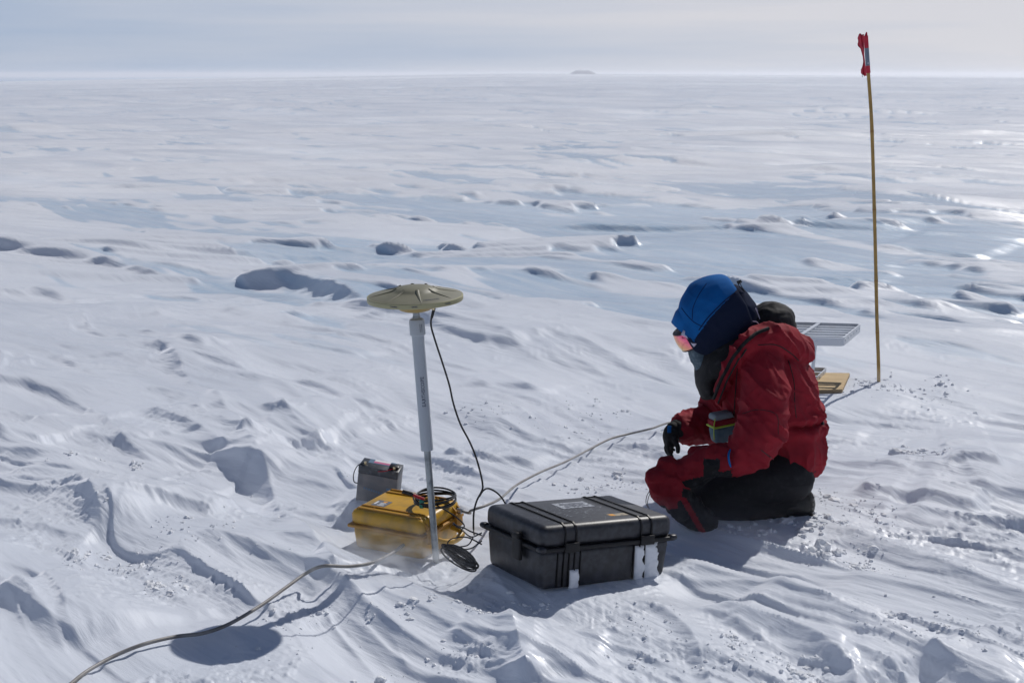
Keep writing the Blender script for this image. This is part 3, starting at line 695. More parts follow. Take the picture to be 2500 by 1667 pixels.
# ------------------------------------------------------------------ cases
def black_case():
    l, w, h = .55, .40, .222
    root = empty('black_case', (.226, 4.84, .024)); root.rotation_euler = (R(-3.0), R(4.6), R(30))
    tag(root, 'large black hard plastic case lying shut beside the kneeling person', 'case')
    hb = h*.63
    link('body', rbox(l-.02, w-.02, hb, .022, 3, .955), MAT['black_case'], root)
    link('lid', rbox(l-.012, w-.012, h*.37-.004, .026, 4, 1.0, z0=hb+.004), MAT['black_case'], root)
    link('seam_lip', rbox(l+.008, w+.008, .016, .006, 2, 1.0, z0=hb-.006), MAT['black_dark'], root)
    zt = h
    def ribpath(bm, x):
        ya, yb = -(w-.012)/2, (w-.012)/2
        pts = [(ya-.0015, hb+.012), (ya-.0015, zt-.026), (ya+.007, zt-.007), (ya+.026, zt+.0015), (yb-.026, zt+.0015), (yb-.007, zt-.007), (yb+.0015, zt-.026)]
        prev = None
        for (y, z) in pts:
            ring = [bm.verts.new((x+sx*.0028, y-(.0035 if sy and z < zt-.02 else 0)*(1 if y < 0 else -1), z+(.0035 if sy and z > zt-.02 else 0))) for sx, sy in ((-1, 0), (-1, 1), (1, 1), (1, 0))]
            if prev:
                for i in range(3): bm.faces.new((prev[i], prev[i+1], ring[i+1], ring[i]))
            prev = ring
    for xc in (-.155, .155):
        for s in (-1, 1):
            bm = bmesh.new(); ribpath(bm, xc+s*.022); link('lid_rib', from_bm(bm), MAT['black_dark'], root, smooth=False)
        for yy in (-.165, .165):
            link('cross_rib', rbox(.044, .005, .003, 0, 1, 1, z0=zt-.0002, c=(xc, yy)), MAT['black_dark'], root, smooth=False)
        for k in (-.045, -.022, 0, .022, .045):
            link('body_rib', rbox(.004, .012, hb-.022, .001, 1, 1, z0=.010, c=(xc+k, -(w-.02)/2-.002+.004)), MAT['black_dark'], root)
        # latch plate over the seam, on the long front side
        link('latch', rbox(.058, .010, .034, .004, 2, 1, z0=hb-.010, c=(xc, -(w/2)-.005)), MAT['black_dark'], root)
        link('hinge', rbox(.10, .014, .03, .004, 2, 1, z0=hb-.015, c=(xc, (w/2)+.006)), MAT['black_dark'], root)
    for yc in (-.06, ):
        lt = link('side_latch', rbox(.016, .052, .075, .005, 2, 1, z0=hb-.055, c=(-l/2-.008, yc)), MAT['black_dark'], root)
        link('latch_hook', rbox(.022, .040, .022, .006, 2, 1, z0=hb+.018, c=(-l/2-.013, yc)), MAT['black_dark'], lt)
    # corner lugs
    for sx, sy in ((-1, -1), (1, -1), (-1, 1), (1, 1)):
        link('corner_lug', rbox(.03, .03, .020, .009, 3, 1, z0=hb-.004, c=(sx*(l/2-.006), sy*(w/2-.006))), MAT['black_case'], root)
    # stickers
    lb = link('paper_label', rbox(.135, .085, .0012, 0, 1, 1, z0=zt-.0003, c=(.02, .07)), MAT['paper'], root, smooth=False)
    bm = bmesh.new()
    for i in range(5): rbox(.10 - .012*(i % 3), .003, .0006, 0, 1, 1, z0=zt+.001, c=(.02, .045+.012*i), bm=bm)
    link('label_print', from_bm(bm), MAT['ink'], lb, smooth=False)
    sk = link('small_sticker', rbox(.075, .032, .0010, 0, 1, 1, z0=zt-.0003, c=(.085, -.115)), MAT['kraft'], root, smooth=False)
    link('sticker_patch', rbox(.02, .022, .0006, 0, 1, 1, z0=zt+.0009, c=(.062, -.115)), MAT['orange_print'], sk, smooth=False)
    # pale scratches on the lid
    bm = bmesh.new()
    for i in range(120):
        x, y = random.gauss(-.03, .09), random.gauss(-.02, .07); a = random.gauss(.5, .35); q = random.uniform(.008, .035)
        d = Vector((math.cos(a), math.sin(a), 0)); n_ = Vector((-d.y, d.x, 0))*random.uniform(.0005, .0014); c = Vector((x, y, zt+.0006))
        bm.faces.new([bm.verts.new(p) for p in (c-d*q/2, c+n_, c+d*q/2, c-n_)])
    link('scratches', from_bm(bm), MAT['paper'], root, smooth=False)['kind'] = 'stuff'
    # wind packed snow between the ribs of the front side
    def pack(xa, xb, za, zb, seed, ragged):
        n, k = 14, 26; rows = []; bm = bmesh.new(); yf = -(w-.02)/2
        for j in range(k+1):
            z = za+(zb-za)*j/k; row = []
            e0 = .004*mnoise.noise(Vector((j*.2, seed, 0))); e1 = ragged*(mnoise.noise(Vector((j*.16, seed+5, 2))) + .35*mnoise.noise(Vector((j*.8, seed+5, 2))) - .3*math.sin(j/k*3.1))
            for i in range(n+1):
                u = i/n; x = xa+e0+(xb-e1-xa-e0)*u
                edge = min(1, 4*min(u, 1-u, j/k*2, (1-j/k)*2)); 
                row.append(bm.verts.new((x, yf+.002-(.011*edge**.5+.003*edge*mnoise.noise(Vector((x*90, z*90, seed)))), z)))
            rows.append(row)
        for a, b in zip(rows, rows[1:]):
            for i in range(n): bm.faces.new((a[i], a[i+1], b[i+1], b[i]))
        link('packed_snow', from_bm(bm), MAT['clump'], root)
    pack(.113, .152, .002, hb-.014, 1, .012); pack(.157, .208, .002, hb-.008, 4, .030)
    pack(-.152, -.116, .0, .066, 9, .016)
    return root
black_case()

def yellow_case():
    l, w, h = .335, .285, .165
    root = empty('yellow_case', (-.402, 5.262, -.020)); root.rotation_euler = (R(3.0), R(0), R(-29))
    tag(root, 'small yellow hard plastic case with a coiled cable lying on its lid', 'case')
    hb = h*.60
    link('body', rbox(l-.016, w-.016, hb, .020, 3, .95), MAT['yellow_case'], root)
    link('lid', rbox(l-.010, w-.010, h*.40-.003, .024, 4, 1.0, z0=hb+.003), MAT['yellow_case'], root)
    link('seam_lip', rbox(l+.008, w+.008, .013, .005, 2, 1.0, z0=hb-.004), MAT['yellow_rib'], root)
    def rib(bm, y):
        xa, xb = -(l-.010)/2, (l-.010)/2; zt = h
        pts = [(xa-.001, hb+.01), (xa-.001, zt-.024), (xa+.024, zt+.001), (xb-.024, zt+.001), (xb+.010, zt-.030), (xb+.010, hb+.01)]
        prev = None
        for (x, z) in pts:
            c = Vector((x, y, z)); o = Vector((x*.03, 0, .004)) if abs(x) > xb-.001 else Vector((0, 0, .004))
            if abs(x) > xb-.002: o = Vector((.004*math.copysign(1, x), 0, .001))
            ring = [bm.verts.new(c+Vector((0, -.0028, -.014))), bm.verts.new(c+Vector((0, -.0028, 0))+o), bm.verts.new(c+Vector((0, .0028, 0))+o), bm.verts.new(c+Vector((0, .0028, -.014)))]
            if prev:
                for i in range(3): bm.faces.new((prev[i], prev[i+1], ring[i+1], ring[i]))
            prev = ring
    for yc in (-.098, .098):
        for s in (-1, 1):
            bm = bmesh.new(); rib(bm, yc+s*.015); link('lid_rib', from_bm(bm), MAT['yellow_rib'], root, smooth=False)
        for xx in (-.08, .08): link('cross_rib', rbox(.004, .03, .003, 0, 1, 1, z0=h, c=(xx, yc)), MAT['yellow_rib'], root, smooth=False)
        link('latch', rbox(.014, .045, .055, .004, 2, 1, z0=hb-.03, c=(l/2+.007, yc)), MAT['yellow_rib'], root)
    # handle on the right side, folded out
    bm = bmesh.new(); sweep(bm, [(l/2-.004, -.062, hb-.022), (l/2+.030, -.064, hb-.030), (l/2+.052, -.045, hb-.036), (l/2+.058, 0, hb-.038), (l/2+.052, .045, hb-.036), (l/2+.030, .064, hb-.030), (l/2-.004, .062, hb-.022)],
                            lambda t: .009+.004*math.sin(math.pi*t), n=12, sub=5)
    link('handle', from_bm(bm), MAT['yellow_case'], root)
    lb = link('grey_label', rbox(.062, .060, .0010, 0, 1, 1, z0=h-.0002, c=(-.085, -.035)), MAT['grey_label'], root, smooth=False)
    bm = bmesh.new()
    for i, q in enumerate((.03, .022, .026)): rbox(q, .005, .0006, 0, 1, 1, z0=h+.0009, c=(-.078, -.055+.011*i), bm=bm)
    rbox(.008, .03, .0006, 0, 1, 1, z0=h+.0009, c=(-.108, -.035), bm=bm)
    link('label_print', from_bm(bm), MAT['white_paint'], lb, smooth=False)
    bm = bmesh.new(); c = Vector((-.078, -.018, h+.0010)); k = 10
    vs = [bm.verts.new(c+Vector(((.013 if i % 2 == 0 else .006)*math.cos(2*math.pi*i/k), (.011 if i % 2 == 0 else .006)*math.sin(2*math.pi*i/k), 0))) for i in range(k)]; bm.faces.new(vs)
    link('label_star', from_bm(bm), MAT['orange_print'], lb, smooth=False)
    # socket on the right side where a pale cable goes in
    bm = bmesh.new(); cyl(bm, (l/2-.003, .108, hb+.03), (l/2+.018, .108, hb+.03), .011, n=16); link('socket', from_bm(bm), MAT['alu'], root)
    return root
ycase = yellow_case()
ym = Matrix.Translation(ycase.location) @ ycase.rotation_euler.to_matrix().to_4x4()
# coiled cable on the lid
coil = empty('coiled_cable', W(1062, 1216, 5.20)); tag(coil, 'black coiled cable bound with green tape on the yellow case', 'cable coil')
ctr = W(1062, 1217, 5.22); coil.location = ctr
bm = bmesh.new()
for q in range(5):
    a0 = random.uniform(0, 6.28); rx = .079 - .004*(q % 3) + random.uniform(-.001, .001); ry = .090 - .004*(q % 3); zz = -.010 + .0062*q; P = []
    for i in range(29):
        a = a0+2*math.pi*i/28
        P.append((rx*math.cos(a)+.003*math.sin(q*2.), ry*math.sin(a)*1.0+.004*math.cos(q*3.), zz + .004*math.sin(a*2+q)+.010*math.cos(a)*.3))
    sweep(bm, P, .0036, n=7, sub=2)
link('cable_loop', from_bm(bm), MAT['black_rubber'], coil)
def lc(px, py, Y): return W(px, py, Y)-ctr
bm = bmesh.new(); cyl(bm, lc(982, 1199, 5.16), lc(1006, 1206, 5.16), .0085, .0090, n=14); cyl(bm, lc(1006, 1206, 5.16), lc(1014, 1209, 5.16), .0075, .006, n=14)
link('plug', from_bm(bm), MAT['black_rubber'], coil)
bm = bmesh.new(); sweep(bm, [lc(1006, 1206, 5.160), lc(1020, 1212, 5.155), lc(1036, 1218, 5.15)], .0060, n=8); link('red_heatshrink', from_bm(bm), MAT['red_plastic'], coil)
bm = bmesh.new(); cyl(bm, lc(1026, 1227, 5.14), lc(1036, 1213, 5.15), .0125, n=12); link('tape_band', rbox(.018, .022, .034, .005, 2, 1, z0=-.016, c=(-.046, -.066)), MAT['green_tape'], coil); bm.free()
bm = bmesh.new(); sweep(bm, [lc(1042, 1222, 5.145), lc(1062, 1231, 5.13), lc(1090, 1246, 5.10), lc(1118, 1265, 5.05), lc(1133, 1281, 5.0), lc(1128, 1290, 4.98), lc(1112, 1284, 4.98)], .0028, n=7); link('cable_tail', from_bm(bm), MAT['black_rubber'], coil)

# ------------------------------------------------------------------ battery
def battery():
    a = W(874, 1112, 5.80); zb = -.03
    root = empty('battery', (-.566, 5.80, zb)); root.rotation_euler = (R(7), R(8), R(-10))
    tag(root, 'grey car type battery standing in the snow behind the yellow case', 'battery')
    link('body', rbox(.170, .085, .155, .004, 2, 1), MAT['battery'], root)
    link('top', rbox(.171, .086, .034, .003, 2, 1, z0=.155), MAT['battery_top'], root)
    link('top_label', rbox(.112, .040, .001, 0, 1, 1, z0=.1888, c=(.0, .018)), MAT['blue_label'], root, smooth=False)
    link('white_label', rbox(.068, .016, .001, 0, 1, 1, z0=.1896, c=(.0, .029)), MAT['white_paint'], root, smooth=False)
    link('pink_label', rbox(.068, .014, .001, 0, 1, 1, z0=.1896, c=(.0, .012)), MAT['pink_label'], root, smooth=False)
    for x in (-.062, .062):
        bm = bmesh.new(); cyl(bm, (x, -.025, .189), (x, -.025, .201), .006, n=10); link('terminal', from_bm(bm), MAT['brass'], root)
    link('terminal_cover', rbox(.040, .030, .014, .004, 2, 1, z0=.189, c=(.060, -.010)), MAT['black_rubber'], root)
    link('front_mark', rbox(.026, .001, .034, 0, 1, 1, z0=.075, c=(.055, -.0428)), MAT['blue_label'], root, smooth=False)
    # printed wordmark, not legible in the photograph: thin dashes
    bm = bmesh.new()
    for i in range(9): rbox(.006, .001, .009, 0, 1, 1, z0=.086-.0014*i, c=(-.052+.0105*i, -.0428), bm=bm)
    link('front_print', from_bm(bm), MAT['blue_label'], root, smooth=False)
    bm = bmesh.new(); sweep(bm, [(-.066, -.03, .196), (-.092, -.03, .18), (-.106, -.03, .14), (-.102, -.03, .105), (-.084, -.03, .100)], .0022, n=6); link('side_wire', from_bm(bm), MAT['black_rubber'], root)
    bm = bmesh.new(); sweep(bm, [(.060, -.03, .196), (.03, -.046, .185), (.0, -.047, .178)], .0014, n=6); link('red_wire', from_bm(bm), MAT['red_plastic'], root)
battery()

# ------------------------------------------------------------------ cables on the snow
def on_snow(px, py, off):
    z = 0.
    for _ in range(3):
        p = G(px, py, z+off); z = hz(p.x, p.y)
    p = G(px, py, z+off); return p
pts = [(110, 1720, .012), (175, 1667, .012), (215, 1636, .012), (280, 1600, .014), (350, 1572, .018), (430, 1553, .022), (495, 1545, .02), (560, 1522, .03), (640, 1475, .036), (700, 1432, .036), (750, 1397, .03), (790, 1381, .022), (850, 1382, .02), (905, 1374, .03), (950, 1354, .045), (985, 1330, .06)]
P = [on_snow(*q) for q in pts]
bm = bmesh.new(); sweep(bm, P, .0062, n=10, sub=8); tag(link('ground_cable', from_bm(bm), MAT['grey_cable']), 'thick grey cable crossing the snow in front of the yellow case to the lower left', 'cable')
ysock = ym @ Vector((.335/2+.018, .108, .165*.6+.03))
P = [ysock, ysock+Vector((.03, -.005, -.006)), W(1150, 1246, 5.2), W(1190, 1232, 5.25), W(1222, 1216, 5.42)] + [on_snow(*q) for q in ((1262, 1183, .03), (1320, 1152, .03), (1380, 1127, .03), (1440, 1096, .03), (1490, 1071, .03), (1540, 1058, .02), (1590, 1046, .02), (1640, 1030, .02), (1760, 1005, .01), (1850, 990, .005))]
bm = bmesh.new(); sweep(bm, P, .0052, n=10, sub=8); tag(link('power_cable', from_bm(bm), MAT['grey_cable']), 'pale grey cable running from the yellow case back over the snow behind the person', 'cable')
# bundle of black cable leaning on the black case
bundle = empty('cable_bundle', W(1125, 1345, 4.83)); bc = bundle.location.copy()
tag(bundle, 'tight bundle of thin black cable between the mast and the black case', 'cable coil')
A_ = W(1082, 1333, 4.90); B_ = W(1166, 1383, 4.74); mid = (A_+B_)/2; dx = (B_-A_)/2; dn = Vector((.25, .6, .75)).normalized()*.020
bm = bmesh.new()
for q in range(15):
    P = []; k = random.uniform(.5, 1.05); fl = random.choice((-1, 1))*random.uniform(.35, 1.1); off = Vector((random.uniform(-.012, .012), random.uniform(-.015, .015), random.uniform(-.010, .010)))
    for i in range(25):
        a = 2*math.pi*i/24
        P.append(mid-bc+off+dx*math.cos(a)*k + dn*math.sin(a)*fl)
    sweep(bm, P, .0030, n=6, sub=2)
link('cable_turns', from_bm(bm), MAT['black_rubber'], bundle)
for i, Q in enumerate([[(1176, 1306, 4.86), (1150, 1297, 4.88), (1132, 1288, 4.90), (1110, 1281, 4.93), (1106, 1278, 4.95)], [(1176, 1328, 4.82), (1140, 1311, 4.86), (1105, 1314, 4.9), (1093, 1325, 4.9), (1100, 1334, 4.88), (1140, 1331, 4.86), (1155, 1312, 4.86)],
          [(1176, 1320, 4.82), (1150, 1338, 4.84), (1120, 1342, 4.86), (1100, 1350, 4.86)], [(1176, 1300, 4.84), (1150, 1310, 4.86), (1125, 1290, 4.9), (1106, 1276, 4.94)]]):
    bm = bmesh.new(); sweep(bm, [W(*p)-bc for p in Q], .0026, n=6, sub=6); link('loose_loop', from_bm(bm), MAT['black_rubber'], bundle)

# ------------------------------------------------------------------ bamboo flag pole
pole = empty('flag_pole', (PB.x, PB.y, 0)); tag(pole, 'tall bamboo pole with a small red flag at its top', 'flag pole')
path = [(2146, 945), (2145, 900), (2141, 780), (2138, 650), (2134, 490), (2128, 300), (2120, 180), (2114, 90)]
PP = [W(a, b, PB.y)-Vector((PB.x, PB.y, 0)) for a, b in path]; PP[0].z = -.12
def cut(i0, i1, lo=0):
    return PP
Cc = [Vector(p) for p in catmull(PP, 8)]
nodes = [0, 14, 22, 31, 39, 56]
for a, b in zip(nodes, nodes[1:]):
    bm = bmesh.new(); seg = Cc[a:b+1]; n = len(seg)
    sweep(bm, [tuple(s) for s in seg], lambda t, a=a, b=b: (.0104 - .0008*(a+(b-a)*t)/56)*(1+.10*(abs(2*t-1)**10)), n=12, sub=1)
    link('bamboo_section', from_bm(bm), MAT['bamboo'], pole)
    bm = bmesh.new(); c = seg[0]; cyl(bm, c-Vector((0, 0, .003)), c+Vector((0, 0, .003)), .0112, n=14)
    if a: link('bamboo_ring', from_bm(bm), MAT['bamboo_node'], pole)
    else: bm.free()
def onp(py): 
    return W(np.interp(py, [90, 180, 300], [2114, 2120, 2128]), py, PB.y)-Vector((PB.x, PB.y, 0))
for py0, py1, mm, nm in ((88, 118, 'flag', 'flag_hem'), (118, 161, 'grey_tape', 'grey_tape'), (161, 179, 'flag', 'flag_hem')):
    bm = bmesh.new(); cyl(bm, onp(py1), onp(py0), .0122, n=16); link(nm, from_bm(bm), MAT[mm], pole)
bm = bmesh.new(); c = onp(155)+Vector((0, -.0125, 0)); bmesh.ops.create_cone(bm, cap_ends=True, segments=12, radius1=.004, radius2=.004, depth=.002, matrix=Matrix.Translation(c) @ Matrix.Rotation(R(90), 4, 'X'))
link('rivet', from_bm(bm), MAT['alu'], pole)
# the flag streams away to the far left: rippled cloth with a ragged outline
bm = bmesh.new(); rows = []
pyl = np.linspace(84, 186, 26); wid = np.interp(pyl, [84, 92, 98, 106, 112, 118, 126, 140, 150, 160, 170, 182, 186], [10, 15, 13, 17, 15, 8, 8, 5, 4, 7, 12, 12, 5])
for py, w_ in zip(pyl, wid):
    c = onp(py); row = []
    for i in range(11):
        u = i/10; row.append(bm.verts.new(c + Vector((-.011-w_/440*u*.62, .010+.05*u*(.4+w_/30) + .008*math.sin(u*9+py*.06), .006*math.sin(u*6+py*.11)*u))))
    rows.append(row)
for a, b in zip(rows, rows[1:]):
    for i in range(10): bm.faces.new((a[i], a[i+1], b[i+1], b[i]))
me = from_bm(bm); fo = link('flag', me, MAT['flag'], pole); md = fo.modifiers.new('s', 'SOLIDIFY'); md.thickness = .0012
bm = bmesh.new(); cyl(bm, onp(90), onp(79)+Vector((.004, 0, 0)), .0100, .003, n=10); link('pole_tip', from_bm(bm), MAT['flag'], pole)
bm = bmesh.new(); sweep(bm, [onp(180)+Vector((-.022, .03, 0)), onp(184)+Vector((-.028, .03, 0)), onp(189)+Vector((-.026, .03, 0))], .0016, n=5); link('loose_thread', from_bm(bm), MAT['black_dark'], pole)

# ------------------------------------------------------------------ aluminium stand and plywood board
def stand():
    Y0 = 7.6
    z_top = W(2000, 800, Y0).z
    root = empty('metal_stand', (1.55, Y0, 0)); root.rotation_euler = (0, 0, 0)
    tag(root, 'aluminium folding stand with slatted top tray standing behind the person', 'stand')
    org = Vector((1.55, Y0, 0))
    # corners of the upper tray: near left, near right, far right, far left
    zt = .70
    def gg(px, py, z): return G(px, py, z)-org
    def tray(c, hgt, nslat, name, split=None, r=.03):
        # c: four corners (top rim), builds a channel frame with rounded corners
        P = []
        n = 5
        for i in range(4):
            a, b, d = c[i-1], c[i], c[(i+1) % 4]
            ea = (a-b).normalized(); ed = (d-b).normalized()
            for k in range(n+1):
                t = k/n; p0 = b+ea*r; p2 = b+ed*r; P.append(p0*(1-t)**2+b*2*t*(1-t)+p2*t*t)
        bm = bmesh.new(); N = len(P); ctr = sum(P, Vector())/N; rings = []
        for p in P:
            inw = (ctr-p); inw.z = 0; inw.normalize(); th = .014
            rings.append([bm.verts.new(p), bm.verts.new(p+inw*th), bm.verts.new(p+inw*th-Vector((0, 0, hgt*.12))), bm.verts.new(p+inw*.003-Vector((0, 0, hgt*.14))), bm.verts.new(p+inw*.003-Vector((0, 0, hgt*.86))),
                          bm.verts.new(p+inw*th-Vector((0, 0, hgt*.88))), bm.verts.new(p+inw*th-Vector((0, 0, hgt))), bm.verts.new(p-Vector((0, 0, hgt)))])
        for i in range(N):
            a, b = rings[i], rings[(i+1) % N]
            for k in range(8): bm.faces.new((a[k], b[k], b[(k+1) % 8], a[(k+1) % 8]))
        bmesh.ops.recalc_face_normals(bm, faces=bm.faces)
        link(name, from_bm(bm), MAT['alu'], root, smooth=False)
        for k in range(nslat):
            t = (k+.7)/(nslat+.4); a = c[0].lerp(c[3], t)-Vector((0, 0, hgt*.55)); b = c[1].lerp(c[2], t)-Vector((0, 0, hgt*.55))
            d = (b-a).normalized(); n_ = Vector((-d.y, d.x, 0))*.011; bm = bmesh.new(); q = Vector((0, 0, .012))
            vs = [bm.verts.new(x) for x in (a-n_, a+n_, a+n_+q, a-n_+q, b-n_, b+n_, b+n_+q, b-n_+q)]
            for f_ in ((0, 3, 2, 1), (4, 5, 6, 7), (0, 1, 5, 4), (1, 2, 6, 5), (2, 3, 7, 6), (3, 0, 4, 7)): bm.faces.new([vs[i] for i in f_])
            link('slat', from_bm(bm), MAT['alu'], root, smooth=False)
        if split is not None:
            a = c[0].lerp(c[1], split[0]); b = c[3].lerp(c[2], split[1]); d = (b-a).normalized(); n_ = Vector((d.y, -d.x, 0))*.011; bm = bmesh.new(); q = Vector((0, 0, hgt*.8))
            a = a-Vector((0, 0, .001)); b = b-Vector((0, 0, .001))
            vs = [bm.verts.new(x) for x in (a-n_-q, a+n_-q, a+n_, a-n_, b-n_-q, b+n_-q, b+n_, b-n_)]
            for f_ in ((0, 3, 2, 1), (4, 5, 6, 7), (0, 1, 5, 4), (1, 2, 6, 5), (2, 3, 7, 6), (3, 0, 4, 7)): bm.faces.new([vs[i] for i in f_])
            link('cross_bar', from_bm(bm), MAT['alu'], root, smooth=False)
    zt = .33
    c = [gg(1895, 822, zt), gg(2060, 825, zt), gg(2103, 790, zt), gg(1938, 785, zt)]
    tray(c, .046, 6, 'top_tray', split=(.30, .38))
    zl = .055
    c2 = [gg(1890, 935, zl), gg(1985, 930, zl), gg(2019, 897, zl), gg(1930, 892, zl)]
    tray(c2, .042, 3, 'base_tray', r=.02)
    bm = bmesh.new(); p0 = W(1991, 832, 7.45)-org; p1 = W(1980, 893, 7.45)-org
    p1.z = zl-.01; cyl(bm, p0, p1, .0095, n=10); link('leg', from_bm(bm), MAT['alu'], root)
    p2 = p0-Vector((.28, 0, 0)); p3 = p1-Vector((.22, 0, 0)); bm = bmesh.new(); cyl(bm, p2, p3, .008, n=10); link('leg', from_bm(bm), MAT['alu'], root)
    # plywood board on the snow
    zb = .028
    q = [G(1970, 952, zb), G(2057, 950, zb), G(2075, 910, zb), G(1995, 909, zb)]
    q[0] = q[0]+(q[0]-q[1])*1.0; q[3] = q[3]+(q[3]-q[2])*1.0
    o = sum(q, Vector())/4; bm = bmesh.new()
    vs = [bm.verts.new(p-o) for p in q]+[bm.verts.new(p-o-Vector((0, 0, .026))) for p in q]
    fs = [bm.faces.new([vs[i] for i in f_]) for f_ in ((0, 1, 2, 3), (7, 6, 5, 4), (0, 4, 5, 1), (1, 5, 6, 2), (2, 6, 7, 3), (3, 7, 4, 0))]
    for f_ in fs[1:]: f_.material_index = 1
    bmesh.ops.bevel(bm, geom=bm.edges[:], offset=.003, segments=2, affect='EDGES')
    b = link('plywood_board', from_bm(bm), [MAT['plywood'], MAT['plywood_edge']], smooth=False); b.location = o
    tag(b, 'square of pale plywood lying on the snow under the metal stand', 'board')
stand()

# ------------------------------------------------------------------ person, kneeling and facing left
PX = 1/622.
def S(px, py, Y, r, rd=None): return (W(px, py, Y), r*PX, (r*PX if rd is None else rd))
def wr(k, sc, st=(1, 1, 1), seed=0):
    def f(c):
        p = Vector((c.x*st[0]*sc, c.y*st[1]*sc, c.z*st[2]*sc+seed))
        n = mnoise.noise(p); n2 = mnoise.noise(p*2.3+Vector((5, 1, 2)))
        return k*((1-abs(n)*2.6)*.6 + (1-abs(n2)*2.4)*.3)
    return f
YP = 5.70
bm = bmesh.new()
# torso core, head core
limb(bm, [S(1925, 1165, YP, 62, .17), S(1915, 1040, YP, 70, .17), S(1850, 930, YP, 80, .18), S(1800, 860, YP, 60, .10), S(1765, 800, YP, 60, .085), S(1750, 745, YP, 50, .07)])
for sgn, yo in ((-1, YP-.15), (1, YP+.15)):
    limb(bm, [S(1935, 1160, yo, 66, .105), S(1850, 1180, yo, 60, .10), S(1760, 1208, yo, 50, .09), S(1700, 1232, yo, 40, .075)])       # thigh
    limb(bm, [S(1700, 1240, yo, 32, .07), S(1780, 1240, yo, 30, .07), S(1870, 1235, yo, 34, .065), S(1940, 1228, yo, 30, .055)])      # shin on the snow
    limb(bm, [S(1840, 900, YP+sgn*.12, 36), S(1856, 960, YP+sgn*.24, 28), S(1850, 1060, YP+sgn*.30, 26), S(1800, 1115, YP+sgn*.33, 22)] if sgn < 0 else
             [S(1800, 890, YP+.2, 40), S(1765, 1020, YP+.24, 30), S(1700, 1045, YP+.16, 24), S(1655, 1052, YP+.1, 20)])
person_me = fuse(bm, .008, 8)
wrinkle(person_me, wr(.006, 9, (1, .8, 1.4)))
person = link('person', person_me, MAT['trousers'])
tag(person, 'person kneeling on the snow in red parka, blue hood and mirrored goggles, holding a mitten', 'person')

bm = bmesh.new()
limb(bm, [S(1925, 1130, YP, 74, .22), S(1934, 1092, YP, 81, .24), S(1926, 1040, YP, 86, .235), S(1896, 975, YP, 108, .25), S(1848, 915, YP, 118, .26), S(1815, 868, YP, 92, .23), S(1795, 838, YP, 60, .15)], n=30, cap0=.15)
limb(bm, [S(1855, 876, YP-.17, 54), S(1864, 940, YP-.26, 58, .090), S(1862, 1010, YP-.31, 57, .090), S(1850, 1068, YP-.335, 60, .090), S(1822, 1105, YP-.34, 50, .075), S(1800, 1122, YP-.345, 42, .065)], n=26)
limb(bm, [S(1795, 890, YP+.17, 55), S(1775, 960, YP+.22, 58), S(1750, 1020, YP+.24, 55), S(1705, 1040, YP+.18, 46), S(1668, 1045, YP+.12, 40)], n=26)
# folded-down hood round the neck
limb(bm, [S(1752, 985, YP-.14, 12, .02), S(1768, 930, YP-.19, 17, .03), S(1800, 868, YP-.21, 24, .045), S(1850, 832, YP-.18, 34, .06), S(1905, 834, YP-.13, 42, .07), S(1944, 855, YP-.05, 34, .08), S(1930, 846, YP+.08, 34, .07), S(1860, 830, YP+.17, 30, .06)], n=20)
limb(bm, [S(1890, 812, YP-.10, 20, .05), S(1930, 828, YP-.10, 26, .05), S(1956, 862, YP-.10, 18, .05)], n=16)
jacket_me = fuse(bm, .0065, 5)
_el = W(1860, 1060, YP-.33); _sh = W(1860, 900, YP-.2); _ax = (_el-_sh).normalized()
_hp = W(1935, 1140, YP); _nk = W(1800, 850, YP); _bx = (_nk-_hp).normalized(); _by = Vector((0, 1, 0)).cross(_bx).normalized()
_cu = W(1790, 1115, YP-.34)
def jw(c):
    # long drapes down the body and the upper arm, tight rings only at elbow and cuff
    a = c.dot(_bx); b = c.dot(_by)
    w0 = mnoise.noise(Vector((a*5, c.y*5, b*5)))
    n = mnoise.noise(Vector((b*13+w0*1.2+a*3, c.y*9, a*3.4)))
    m_ = mnoise.noise(Vector((b*7+9, c.y*6, a*5+w0)))
    q3 = mnoise.noise(Vector((c.x*34+c.z*18, c.y*22, c.z*30-c.x*22)))
    r1 = (1-min(1, abs(n)*2.4))**2; r0 = m_
    near = 1 if c.y < YP-.17 else 0
    e = math.exp(-((c-_el).length/.085)**2)*near; k = math.exp(-((c-_cu).length/.07)**2)*near
    k2 = math.exp(-((c-_rc).length/.10)**2)
    rg = mnoise.noise(Vector((c.x*10-c.z*12, c.y*6, c.z*22+c.x*16)))
    r2 = (1-min(1, abs(rg)*2.2))**2
    fine = mnoise.noise(Vector((b*26+a*9, c.y*18, a*9-b*6+w0*2))); r4 = (1-min(1, abs(fine)*2.6))**3
    d = .014*r1 + .010*r0 + (e+k+k2)*.012*r2 + .0045*r4 + .0008*q3
    zw = abs(c.z - ZW)
    if c.y > YP-.26 and c.x > XW: d += .014*max(0, 1-abs(zw-.03)/.03) - .016*max(0, 1-zw/.012) + .005*math.sin(c.x*90+c.y*60+3*w0)*max(0, 1-zw/.06)
    return d-.005
_rc = W(1690, 1040, YP+.15)
ZW = W(1950, 1040, YP-.2).z; XW = W(1890, 1040, YP-.2).x
wrinkle(jacket_me, jw)
jk = link('parka', jacket_me, MAT['red_jacket'], person)
from mathutils.bvhtree import BVHTree
_bv = BVHTree.FromPolygons([v.co for v in jacket_me.vertices], [p.vertices for p in jacket_me.polygons])
def on_jacket(px, py, off=.003, bv=None):
    o = Vector((0, 0, CAM_H)); d = Vector(_ray(px, py)).normalized(); h = (bv or _bv).ray_cast(o, d)
    return h[0] + h[1]*off if h[0] is not None else None
